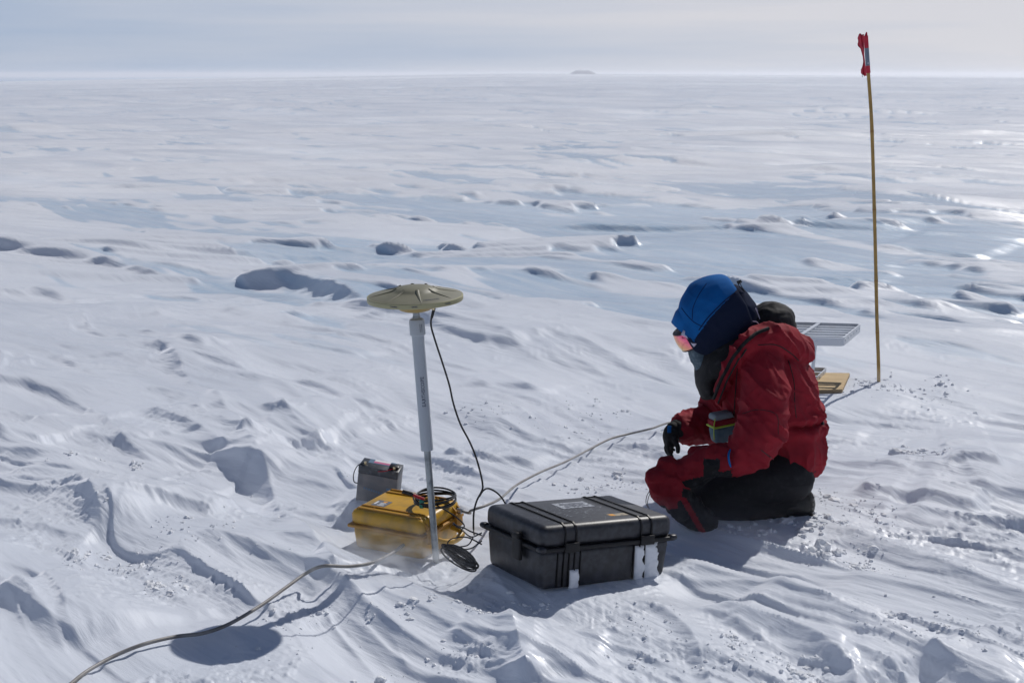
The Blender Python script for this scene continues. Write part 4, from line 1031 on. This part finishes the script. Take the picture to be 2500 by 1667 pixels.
def seam(name, pts, r, m, sub=5, n=6, off=.003, bv=None):
    q = [p for p in (on_jacket(a, b, off, bv) for a, b in catmull(pts, sub)) if p is not None]
    bm = bmesh.new(); sweep(bm, [tuple(p) for p in q], r, n=n, sub=2); link(name, from_bm(bm), MAT[m], person)
seam('collar_edge', [(1744, 972), (1760, 930), (1786, 880), (1812, 845), (1842, 818), (1876, 803)], .0075, 'black_fabric')
seam('front_zip', [(1752, 985), (1768, 945), (1792, 895), (1822, 852)], .0035, 'black_dark')
seam('sleeve_seam', [(1800, 900), (1796, 950), (1792, 1010), (1786, 1060)], .0022, 'black_dark', off=.0005)
seam('hood_seam', [(1850, 842), (1895, 842), (1930, 862), (1950, 880)], .0022, 'black_dark', off=.0005)
bm = bmesh.new(); sweep(bm, [W(2003, 1022, YP-.13), W(2008, 1034, YP-.14), W(2006, 1046, YP-.14)], .007, n=8); sweep(bm, [W(2000, 1036, YP-.15), W(2012, 1044, YP-.14)], .005, n=8)
link('waist_toggle', from_bm(bm), MAT['black_rubber'], person)

seam('hem_seam', [(1858, 1098), (1890, 1122), (1930, 1142), (1975, 1155), (1992, 1150)], .0020, 'black_dark', off=.0004)
seam('back_seam', [(1925, 880), (1938, 930), (1940, 980), (1944, 1020)], .0018, 'black_dark', off=.0004)
seam('elbow_patch_seam', [(1812, 1010), (1850, 1000), (1895, 1012), (1900, 1060)], .0016, 'black_dark', off=.0003)
# front opening: black fleece lining between the hood and the parka
bm = bmesh.new()
limb(bm, [S(1728, 962, YP-.06, 18, .09), S(1724, 922, YP-.04, 27, .13), S(1752, 880, YP-.03, 48, .17), S(1800, 835, YP-.02, 50, .15), S(1840, 812, YP, 34, .12)], n=26)
me = fuse(bm, .006, 4); wrinkle(me, wr(.003, 14)); link('black_collar', me, MAT['black_fabric'], person)
bm = bmesh.new()
limb(bm, [S(1856, 792, YP-.02, 30, .09), S(1880, 778, YP-.01, 40, .11), S(1902, 782, YP, 38, .10), S(1918, 800, YP, 26, .08)], n=24)
me = fuse(bm, .006, 4); wrinkle(me, wr(.010, 11)); link('spare_hood', me, MAT['black_fabric'], person)
# hood: blue crown, navy back and neck
bm = bmesh.new()
limb(bm, [S(1677, 815, YP-.03, 53, .108), S(1694, 806, YP-.03, 74, .124), S(1714, 795, YP-.03, 92, .138), S(1742, 779, YP-.02, 106, .150), S(1780, 760, YP-.01, 98, .145), S(1802, 750, YP, 80, .12), S(1815, 742, YP, 58, .09)], n=32, cap0=.12, cap1=.45)
limb(bm, [S(1792, 755, YP-.01, 58, .115), S(1786, 795, YP-.01, 74, .135), S(1782, 830, YP-.01, 76, .130), S(1772, 872, YP-.02, 68, .125), S(1756, 905, YP-.03, 52, .12)], n=30)
hood_me = fuse(bm, .0055, 5)
def hw(c):
    n = mnoise.noise(Vector((c.x*9+c.z*6, c.y*6, c.z*10))); n2 = mnoise.noise(Vector((c.x*26, c.y*20, c.z*34)))
    n3 = mnoise.noise(Vector((c.x*7-c.z*5, c.y*5, c.z*9+c.x*6)))
    return .0025*(1-min(1, abs(n)*2.4))**2 + .005*n3 + .0008*n2
wrinkle(hood_me, hw)
curve = [(1815, 690), (1802, 706), (1761, 740), (1728, 774), (1701, 811), (1690, 830)]
cw = [W(a, b, YP-.12) for a, b in curve]; cx_ = [v.x for v in cw][::-1]; cz_ = [v.z for v in cw][::-1]
hood = link('hood', hood_me, [MAT['navy_hood'], MAT['blue_hood']], person)
fx = W(1690, 830, YP-.12)
for p in hood_me.polygons:
    c = p.center
    zc = np.interp(c.x, cx_, cz_)
    if c.x < cx_[-1] and c.z > zc: p.material_index = 1
bl = W(1641, 785, YP-.05); br = W(1703, 832, YP-.05)
for p in hood_me.polygons:     # below the brim edge the balaclava shows
    c = p.center; z = bl.z + (c.x-bl.x)/(br.x-bl.x)*(br.z-bl.z)
    if p.material_index == 1 and c.z < z-.002: p.material_index = 0
_hb = BVHTree.FromPolygons([v.co for v in hood_me.vertices], [p.vertices for p in hood_me.polygons])
seam('hood_panel_seam', [(1806, 706), (1782, 724), (1761, 742), (1728, 776), (1706, 806)], .0020, 'navy_hood', off=.0005, bv=_hb)
seam('brim_stitching', [(1664, 752), (1676, 768), (1694, 786), (1716, 798)], .0014, 'navy_hood', off=.0002, bv=_hb)
seam('hood_stitching', [(1725, 692), (1706, 720), (1692, 752), (1690, 780)], .0013, 'navy_hood', off=.0001, bv=_hb)
# stiff brim
bm = bmesh.new(); rows = []
for j in range(15):
    u = j/14*2-1; yy = YP-.02+.125*u; k = math.sqrt(max(0, 1-u*u*.92))
    a = W(1641+62*(1-k)*1.0, 787+44*(1-k), YP); b = W(1668+40*(1-k), 742+40*(1-k), YP)
    a.y = yy; b.y = yy; rows.append([bm.verts.new(a), bm.verts.new(a.lerp(b, .5)+Vector((-.006, 0, .004))), bm.verts.new(b)])
for p, q in zip(rows, rows[1:]):
    for i in range(2): bm.faces.new((p[i], q[i], q[i+1], p[i+1]))
o = link('hood_brim', from_bm(bm), MAT['blue_hood'], person); md = o.modifiers.new('s', 'SOLIDIFY'); md.thickness = .006
# drawcord toggle
bm = bmesh.new(); cyl(bm, W(1800, 691, YP-.04), W(1810, 686, YP-.04), .008, .006, n=10); sweep(bm, [W(1806, 690, YP-.04), W(1811, 700, YP-.045), W(1818, 712, YP-.05), W(1806, 700, YP-.045), W(1803, 694, YP-.04)], .0018, n=5)
link('hood_toggle', from_bm(bm), MAT['black_rubber'], person)
bm = bmesh.new(); sweep(bm, [W(1845, 752, YP-.085), W(1852, 770, YP-.085), W(1857, 785, YP-.085)], .0018, n=5); sweep(bm, [W(1838, 784, YP-.125), W(1848, 786, YP-.12), W(1855, 796, YP-.115)], .0018, n=5)
link('piping', from_bm(bm), MAT['goggle_frame'], person)
# face covering
bm = bmesh.new(); limb(bm, [S(1700, 822, YP-.02, 26, .075), S(1700, 848, YP-.02, 22, .072), S(1708, 870, YP-.02, 24, .070), S(1722, 895, YP-.02, 24, .07)], n=22)
me = fuse(bm, .005, 4); wrinkle(me, wr(.004, 26)); link('face_mask', me, MAT['fleece'], person)
# goggles
gc = W(1674, 826, YP-.02); nv = Vector((-.86, 0, -.50)).normalized(); hv = Vector((-.50, 0, .86)).normalized()
gog = empty('goggles', gc); gog.parent = person
def gpt(u, v, off=0.): 
    return Vector((0, .092*u, 0)) + hv*(.038*v*(1-.12*u*u)) + nv*(.052*(1-u*u) - .006*v*v + off - .012)
me = bpy.data.meshes.new('lens'); bm = bmesh.new(); uvl = bm.loops.layers.uv.new('UVMap'); n, k = 24, 10
g_ = [[bm.verts.new(gpt(i/n*2-1, j/k*2-1)) for j in range(k+1)] for i in range(n+1)]
for i in range(n):
    for j in range(k):
        f_ = bm.faces.new((g_[i][j], g_[i+1][j], g_[i+1][j+1], g_[i][j+1]))
        for lp, (a, b) in zip(f_.loops, ((i, j), (i+1, j), (i+1, j+1), (i, j+1))): lp[uvl].uv = (.65*abs(a/n*2-1)+.35*b/k, b/k)
bm.to_mesh(me); bm.free(); lens = link('lens', me, MAT['lens'], gog); md = lens.modifiers.new('s', 'SOLIDIFY'); md.thickness = .003
bm = bmesh.new(); loop = [gpt(i/20*2-1, 1) for i in range(21)]+[gpt(1, 1-j/5) for j in range(1, 10)]+[gpt(1-i/20*2, -1) for i in range(21)]+[gpt(-1, -1+j/5) for j in range(1, 11)]
sweep(bm, loop, .0042, n=6, sub=1); link('lens_rim', from_bm(bm), MAT['goggle_dark'], gog)
bm = bmesh.new(); rows = []
for i in range(25):
    u = i/24*2-1; rows.append([bm.verts.new(gpt(u, v, -o)) for v, o in ((1.02, .0), (1.08, .012), (1.02, .04), (-1.02, .035), (-1.08, .012), (-1.02, .0))])
for p, q in zip(rows, rows[1:]):
    for i in range(5): bm.faces.new((p[i], q[i], q[i+1], p[i+1]))
for r_ in (rows[0], rows[-1]): bm.faces.new(r_)
bmesh.ops.recalc_face_normals(bm, faces=bm.faces); link('frame', from_bm(bm), MAT['goggle_dark'], gog)
for sy in (-1, 1):
    y0 = YP-.02+sy*.100
    E_ = [(1668, 806, 1662, 817), (1678, 810, 1673, 822), (1688, 817, 1683, 830), (1696, 827, 1690, 842), (1702, 838, 1694, 847)]
    bm = bmesh.new(); rows = [[bm.verts.new(W(a, b, y0+sy*.006*i)-gc) for a, b in ((p[0], p[1]), ((p[0]+p[2])/2, (p[1]+p[3])/2), (p[2], p[3]))] for i, p in enumerate(E_)]
    for p, q in zip(rows, rows[1:]):
        for i in range(2): bm.faces.new((p[i], q[i], q[i+1], p[i+1]))
    o = link('frame_arm', from_bm(bm), MAT['goggle_frame'], gog); md = o.modifiers.new('s', 'SOLIDIFY'); md.thickness = .004; md.offset = 0

# boots: soles point back
for yo in (YP-.15, YP+.15):
    bm = bmesh.new(); limb(bm, [S(1915, 1232, yo, 32, .06), S(1945, 1230, yo, 36, .06), S(1962, 1228, yo, 36, .062)], n=20)
    b = link('boot', fuse(bm, .006, 2), MAT['boot'], person)
    c = W(1974, 1229, yo); bm = bmesh.new()
    for q in range(1): rbox(.016, .115, .115, .008, 2, 1, z0=c.z-.058, c=(c.x, c.y), bm=bm)
    for q in range(6): rbox(.010, .118, .007, .002, 1, 1, z0=c.z-.052+.018*q, c=(c.x+.006, c.y), bm=bm)
    link('sole', from_bm(bm), MAT['boot'], b)
# right hand: thin black glove, pinching
bm = bmesh.new(); yr = YP+.08
limb(bm, [S(1662, 1050, YP+.11, 26, .036), S(1643, 1050, yr, 22, .030), S(1637, 1066, yr, 21, .036), S(1636, 1082, yr, 16, .032)], n=18, sub=3)
limb(bm, [S(1634, 1080, yr-.026, 6.5), S(1631, 1094, yr-.028, 6), S(1636, 1106, yr-.026, 5.5), S(1641, 1115, yr-.022, 4.8)], n=10)   # index
limb(bm, [S(1631, 1080, yr-.006, 6.5), S(1626, 1093, yr-.008, 6), S(1630, 1105, yr-.008, 5.5), S(1637, 1112, yr-.010, 4.8)], n=10)
limb(bm, [S(1634, 1080, yr+.013, 6.3), S(1629, 1090, yr+.013, 5.8), S(1634, 1100, yr+.011, 5.2), S(1641, 1104, yr+.010, 4.8)], n=10)
limb(bm, [S(1640, 1078, yr+.030, 5.5), S(1637, 1087, yr+.030, 5.2), S(1641, 1095, yr+.028, 4.8), S(1646, 1098, yr+.026, 4.2)], n=10)
limb(bm, [S(1644, 1066, yr-.028, 8), S(1650, 1080, yr-.040, 7.5), S(1655, 1092, yr-.040, 6.5), S(1655, 1103, yr-.036, 5.5)], n=10)   # thumb
link('right_glove', fuse(bm, .0032, 2), MAT['black_fabric'], person)
bm = bmesh.new(); limb(bm, [S(1664, 1050, YP+.11, 30, .045), S(1650, 1048, YP+.095, 27, .040)], n=18); link('glove_cuff', fuse(bm, .005, 2), MAT['black_fabric'], person)
link('blue_tab', rbox(.016, .006, .030, .002, 1, 1, z0=W(1630, 1055, yr-.03).z, c=(W(1630, 1050, yr-.03).x+.006, yr-.038)), MAT['blue_hood'], person)
# left hand: red and black mitten closed on the spare one
yl = YP-.345
bm = bmesh.new()
limb(bm, [S(1800, 1122, yl, 34, .055), S(1772, 1122, yl, 38, .060), S(1738, 1126, yl+.01, 40, .060), S(1700, 1145, yl+.02, 38, .055), S(1662, 1160, yl+.03, 32, .045), S(1640, 1172, yl+.03, 22, .035)], n=24)
limb(bm, [S(1730, 1108, yl+.05, 18), S(1705, 1104, yl+.06, 15), S(1690, 1104, yl+.06, 11)], n=14)
mme = fuse(bm, .0055, 3); wrinkle(mme, wr(.011, 17, (1, 1, 1.5)))
lm = link('left_mitten', mme, [MAT['red_mitt'], MAT['black_fabric']], person)
pa = W(1640, 1178, yl); pb = W(1780, 1128, yl)
for p in mme.polygons:
    c = p.center; z = pa.z+(c.x-pa.x)/(pb.x-pa.x)*(pb.z-pa.z)
    if c.z < z - .006 + .010*mnoise.noise(c*22) and c.x < pb.x+.005: p.material_index = 1
    if c.y > yl+.065 and c.x < W(1722, 1100, yl).x: p.material_index = 1
    if W(1742, 0, yl).x < c.x < W(1782, 0, yl).x and c.z < W(0, 1112, yl).z + .006*mnoise.noise(c*20): p.material_index = 1
    if abs(c.x-W(1646, 0, yl).x) < .010: p.material_index = 1  # black band painted in for the shaded gap between cuff and mitten
bm = bmesh.new(); P = [S(1783, 1098, yl, 1)[0], W(1776, 1120, yl-.068), W(1780, 1145, yl-.06)]
sweep(bm, [W(1786, 1092, yl-.02), W(1779, 1108, yl-.062), W(1781, 1130, yl-.070), W(1790, 1152, yl-.04)], .004, n=6); link('cuff_trim', from_bm(bm), MAT['blue_hood'], person)
# spare mitten held, hanging: a thing of its own
bm = bmesh.new()
limb(bm, [S(1606, 1160, yl+.03, 30, .055), S(1628, 1188, yl+.025, 40, .062), S(1660, 1222, yl+.02, 38, .058), S(1698, 1256, yl+.01, 32, .050), S(1730, 1284, yl, 24, .040)], n=24)
limb(bm, [S(1640, 1160, yl+.045, 42, .055), S(1622, 1150, yl+.04, 36, .05)], n=20)
limb(bm, [S(1645, 1215, yl-.02, 16, .03), S(1650, 1240, yl-.03, 14, .026), S(1668, 1262, yl-.03, 12, .022)], n=14)
me = fuse(bm, .0055, 3); wrinkle(me, wr(.013, 15, (1.2, 1, 1.2), 4))
org = me.vertices[0].co.copy()
mt = link('mitten', me, [MAT['red_mitt'], MAT['black_fabric']])
def pix(c):
    d = np.array(c)-np.array([0, 0, CAM_H]); z = d@fw; return 1250+F_PX*d[0]/z, 833.5-F_PX*(d@upv)/z
for p in me.polygons:
    px, py = pix(p.center); j = 9*mnoise.noise(p.center*18)
    stripe = abs((px-1650)*.86-(py-1210)*.5-12) < 7 and py > 1215
    if (py+j > 1190+(px-1600)*.02 and px+j > 1668) or py+j > 1238 or (py+j > 1222 and px > 1655): p.material_index = 0 if stripe else 1
tag(mt, 'empty red and black mitten held in the kneeling person\'s left hand', 'mitten')
bm = bmesh.new(); sweep(bm, [W(1589, 1195, yl+.02), W(1580, 1208, yl+.02), W(1577, 1225, yl+.02), W(1581, 1238, yl+.02)], .0016, n=5); sweep(bm, [W(1590, 1196, yl+.03), W(1583, 1215, yl+.03), W(1581, 1230, yl+.03), W(1585, 1242, yl+.03)], .0016, n=5)
link('cord_loop', from_bm(bm), MAT['black_rubber'], mt)
# pouch hanging on the chest
pc = W(1762, 1042, YP-.12); pouch = empty('pouch', pc); pouch.rotation_euler = (0, R(-6), R(20)); tag(pouch, 'teal pouch with lime green zip hanging at the person\'s chest', 'pouch')
link('bag', rbox(.098, .07, .072, .018, 3, .85, z0=-.062), MAT['teal_fabric'], pouch)
link('flap', rbox(.094, .066, .026, .008, 3, 1, z0=.012), MAT['red_mitt'], pouch)
link('top_panel', rbox(.082, .058, .026, .010, 3, 1.08, z0=.036), MAT['grey_fabric'], pouch)
link('zip', rbox(.101, .073, .008, .003, 2, 1, z0=.007), MAT['lime'], pouch)
bm = bmesh.new(); sweep(bm, [(-.044, -.034, .05), (-.052, -.036, .02), (-.055, -.036, -.01), (-.054, -.034, -.035)], .0022, n=6); link('side_cord', from_bm(bm), MAT['lime'], pouch)

# ------------------------------------------------------------------ lumps of broken snow
def rubble():
    ico = bmesh.new(); bmesh.ops.create_icosphere(ico, subdivisions=2, radius=1); base = np.array([v.co[:] for v in ico.verts]); fc = np.array([[v.index for v in f.verts] for f in ico.faces]); ico.free()
    spots = [(190, 1105, .10, 26, .007), (225, 1095, .07, 22, .012), (330, 1098, .08, 40, .011), (150, 1105, .2, 14, .006), (265, 1255, .02, 3, .018), (210, 1330, .10, 40, .010), (330, 1345, .14, 60, .008), (190, 1365, .10, 30, .009), (420, 1290, .15, 40, .008), (395, 1435, .10, 40, .011), (540, 1350, .2, 40, .007), (780, 1490, .06, 20, .008),
             (2030, 1230, .2, 60, .009), (2090, 1240, .2, 50, .010), (2100, 1270, .15, 30, .008), (1990, 1270, .12, 40, .012), (2030, 1340, .06, 18, .022), (1960, 1345, .12, 30, .011), (2080, 1360, .16, 60, .012), (2140, 1385, .12, 40, .011), (2200, 1110, .14, 50, .015), (2270, 1135, .12, 30, .012),
             (1900, 1275, .12, 22, .018), (1830, 1300, .15, 20, .014), (1780, 1285, .1, 14, .014), (1870, 1265, .12, 30, .012), (1540, 1170, .2, 60, .010), (1590, 1190, .12, 20, .016), (1480, 1185, .2, 30, .008), (2140, 945, .3, 40, .016), (2200, 935, .3, 30, .018), (2330, 960, .5, 30, .012),
             (1960, 1640, .12, 40, .012), (1860, 1610, .14, 40, .008), (1770, 1570, .12, 40, .008), (2200, 1580, .25, 70, .008), (2350, 1560, .25, 50, .007), (1180, 1520, .1, 50, .009), (1260, 1500, .12, 40, .008), (1060, 1500, .1, 20, .008), (960, 1520, .1, 20, .007), (940, 1650, .12, 40, .010), (1500, 1545, .2, 50, .006), (1100, 1600, .12, 30, .008), (1550, 1610, .1, 20, .008),
             (1300, 1010, .5, 60, .010), (1400, 1000, .4, 40, .008), (700, 1500, .3, 40, .006), (600, 1200, .4, 30, .006)]
    V = []; Fc = []; off = 0
    for px, py, sp, n, sz in spots:
        c = G(px, py, 0)
        n = int(n*1.5); sub_ = rng.normal(0, sp*.45, (4, 2)); pk = rng.integers(0, 4, n)
        xs = c.x + sub_[pk, 0] + rng.normal(0, sp*.22, n); ys = c.y + sub_[pk, 1] + rng.normal(0, sp*.32, n)
        hs = height(xs, ys)[0]
        for x, y, h in zip(xs, ys, hs):
            r = sz*min(2.4, .14+.30*rng.exponential(1.0)); k = rng.uniform(.6, 1.35, 3)*np.array([1, 1, .7]); ph = rng.uniform(0, 50)
            b = base*k; nn = np.array([mnoise.noise(Vector(v)*1.6+Vector((ph, 0, 0))) for v in base]); b = b*(1+.55*nn[:, None])
            V.append(b*r+np.array([x, y, h+r*.05])); Fc.append(fc+off); off += len(base)
    V = np.concatenate(V); Fc = np.concatenate(Fc)
    me = bpy.data.meshes.new('snow_lumps'); me.from_pydata(V.tolist(), [], Fc.tolist())
    tag(link('snow_lumps', me, MAT['clump'], smooth=False), 'broken lumps of crusted snow scattered round the work place', 'snow', kind='stuff')
rubble()

# ------------------------------------------------------------------ air: faint haze, and snow smoking over the ground
def volume_box(name, lo, hi, label):
    bm = bmesh.new(); bmesh.ops.create_cube(bm, size=1)
    for v in bm.verts: v.co = Vector([(lo[i]+hi[i])/2+v.co[i]*(hi[i]-lo[i]) for i in range(3)])
    m = bpy.data.materials.new(name); m.use_nodes = True; t = m.node_tree; t.nodes.remove(t.nodes['Principled BSDF'])
    pv = nd(t, 'ShaderNodeVolumePrincipled'); t.links.new(pv.outputs[0], t.nodes['Material Output'].inputs['Volume'])
    o = link(name, from_bm(bm), m, smooth=False); tag(o, label, 'haze' if name == 'haze' else 'blowing snow', kind='stuff'); return m, pv
m, pv = volume_box('haze', (-9500, -9500, -9), (9500, 9500, 12), 'thin pale haze over the whole plain')
pv.inputs['Color'].default_value = (.93, .95, 1, 1); pv.inputs['Density'].default_value = .00022; pv.inputs['Anisotropy'].default_value = .45

def slab(lo, hi):
    ys = 8.5*(hi[1]/8.5)**np.linspace(0, 1, 46); us = np.linspace(-1, 1, 25)
    Yg, Ug = np.meshgrid(ys, us, indexing='ij'); Xg = Ug*(.45*Yg+4); Hg = base_h(Xg.ravel(), Yg.ravel()).reshape(Xg.shape)
    bm = bmesh.new(); n, m = Xg.shape
    T = [[bm.verts.new((Xg[i, j], Yg[i, j], Hg[i, j]+.12+.16*min(1, Yg[i, j]/60)+.0006*max(0, Yg[i, j]-60))) for j in range(m)] for i in range(n)]; B = [[bm.verts.new((Xg[i, j], Yg[i, j], Hg[i, j]-.9)) for j in range(m)] for i in range(n)]
    for i in range(n-1):
        for j in range(m-1): bm.faces.new((T[i][j], T[i][j+1], T[i+1][j+1], T[i+1][j])); bm.faces.new((B[i][j], B[i+1][j], B[i+1][j+1], B[i][j+1]))
    for j in range(m-1): bm.faces.new((T[0][j], B[0][j], B[0][j+1], T[0][j+1])); bm.faces.new((T[-1][j], T[-1][j+1], B[-1][j+1], B[-1][j]))
    for i in range(n-1): bm.faces.new((T[i][0], T[i+1][0], B[i+1][0], B[i][0])); bm.faces.new((T[i][-1], B[i][-1], B[i+1][-1], T[i+1][-1]))
    bmesh.ops.recalc_face_normals(bm, faces=bm.faces); return from_bm(bm)
def drift_volume(name, lo, hi, label, dens, aniso, scale, rot, th, fall, centre=None, step=1.0):
    m, pv = volume_box(name, lo, hi, label); t = m.node_tree
    if centre is None:
        o = bpy.data.objects[name]; me = slab(lo, hi); me.materials.append(m); o.data = me
    co = nd(t, 'ShaderNodeTexCoord'); mp = nd(t, 'ShaderNodeMapping'); mp.vector_type = 'TEXTURE'
    mp.inputs['Rotation'].default_value = (0, 0, rot); mp.inputs['Scale'].default_value = scale
    t.links.new(co.outputs['Object'], mp.inputs[0])
    n = nd(t, 'ShaderNodeTexNoise'); n.inputs['Scale'].default_value = 1; n.inputs['Detail'].default_value = 4; n.inputs['Roughness'].default_value = .55; n.inputs['Distortion'].default_value = .5
    t.links.new(mp.outputs[0], n.inputs[0])
    r = nd(t, 'ShaderNodeMapRange'); r.inputs[1].default_value = th[0]; r.inputs[2].default_value = th[1]; r.inputs[4].default_value = dens
    t.links.new(n.outputs['Fac'], r.inputs[0])
    sp = nd(t, 'ShaderNodeSeparateXYZ'); t.links.new(co.outputs['Object'], sp.inputs[0])
    f = nd(t, 'ShaderNodeMapRange'); f.inputs[1].default_value = fall[0]; f.inputs[2].default_value = fall[1]; f.inputs[3].default_value = 1; f.inputs[4].default_value = 0
    if centre is None:
        v = nd(t, 'ShaderNodeVectorMath', operation='LENGTH'); t.links.new(co.outputs['Object'], v.inputs[0]); w = nd(t, 'ShaderNodeMath', operation='DIVIDE'); w.inputs[0].default_value = 30; t.links.new(v.outputs['Value'], w.inputs[1])
        f = nd(t, 'ShaderNodeMath', operation='MINIMUM'); f.inputs[1].default_value = 1; t.links.new(w.outputs[0], f.inputs[0])
    else:
        v = nd(t, 'ShaderNodeVectorMath', operation='SUBTRACT'); v.inputs[1].default_value = centre[0]; t.links.new(co.outputs['Object'], v.inputs[0])
        w = nd(t, 'ShaderNodeVectorMath', operation='DIVIDE'); w.inputs[1].default_value = centre[1]; t.links.new(v.outputs[0], w.inputs[0])
        l = nd(t, 'ShaderNodeVectorMath', operation='LENGTH'); t.links.new(w.outputs[0], l.inputs[0]); t.links.new(l.outputs['Value'], f.inputs[0])
    mu = nd(t, 'ShaderNodeMath', operation='MULTIPLY'); t.links.new(r.outputs[0], mu.inputs[0]); t.links.new(f.outputs[0], mu.inputs[1])
    t.links.new(mu.outputs[0], pv.inputs['Density']); pv.inputs['Color'].default_value = (.95, .97, 1, 1); pv.inputs['Anisotropy'].default_value = aniso
    m.cycles.volume_step_rate = step
pc_ = G(935, 1375, .05)
drift_volume('blowing_snow', (pc_.x-.42, pc_.y-.30, -.05), (pc_.x+.42, pc_.y+.34, .30), 'puff of blowing snow curling round the front of the yellow case', 9.0, .40, (.12, .05, .045), R(-25), (.47, .72), (.15, 1.0),
             centre=((pc_.x, pc_.y, .03), (.42, .30, .15)), step=.5)
drift_volume('ground_drift', (-28, 8.5, -.3), (28, 1600, .38), 'low veils of snow smoking over the plain behind the work place', .50, .35, (6.0, 1.2, .8), R(-35), (.53, .74), (.0, .36), step=.25)

drift_volume('snow_smoke', (-2.6, 3.3, -.25), (2.6, 8.4, .16), 'thin streaks of snow smoking over the foreground', .9, .35, (1.6, .26, .3), R(-50), (.53, .75), (.0, 1.0), centre=((0, 6, 0), (60, 60, 60)))
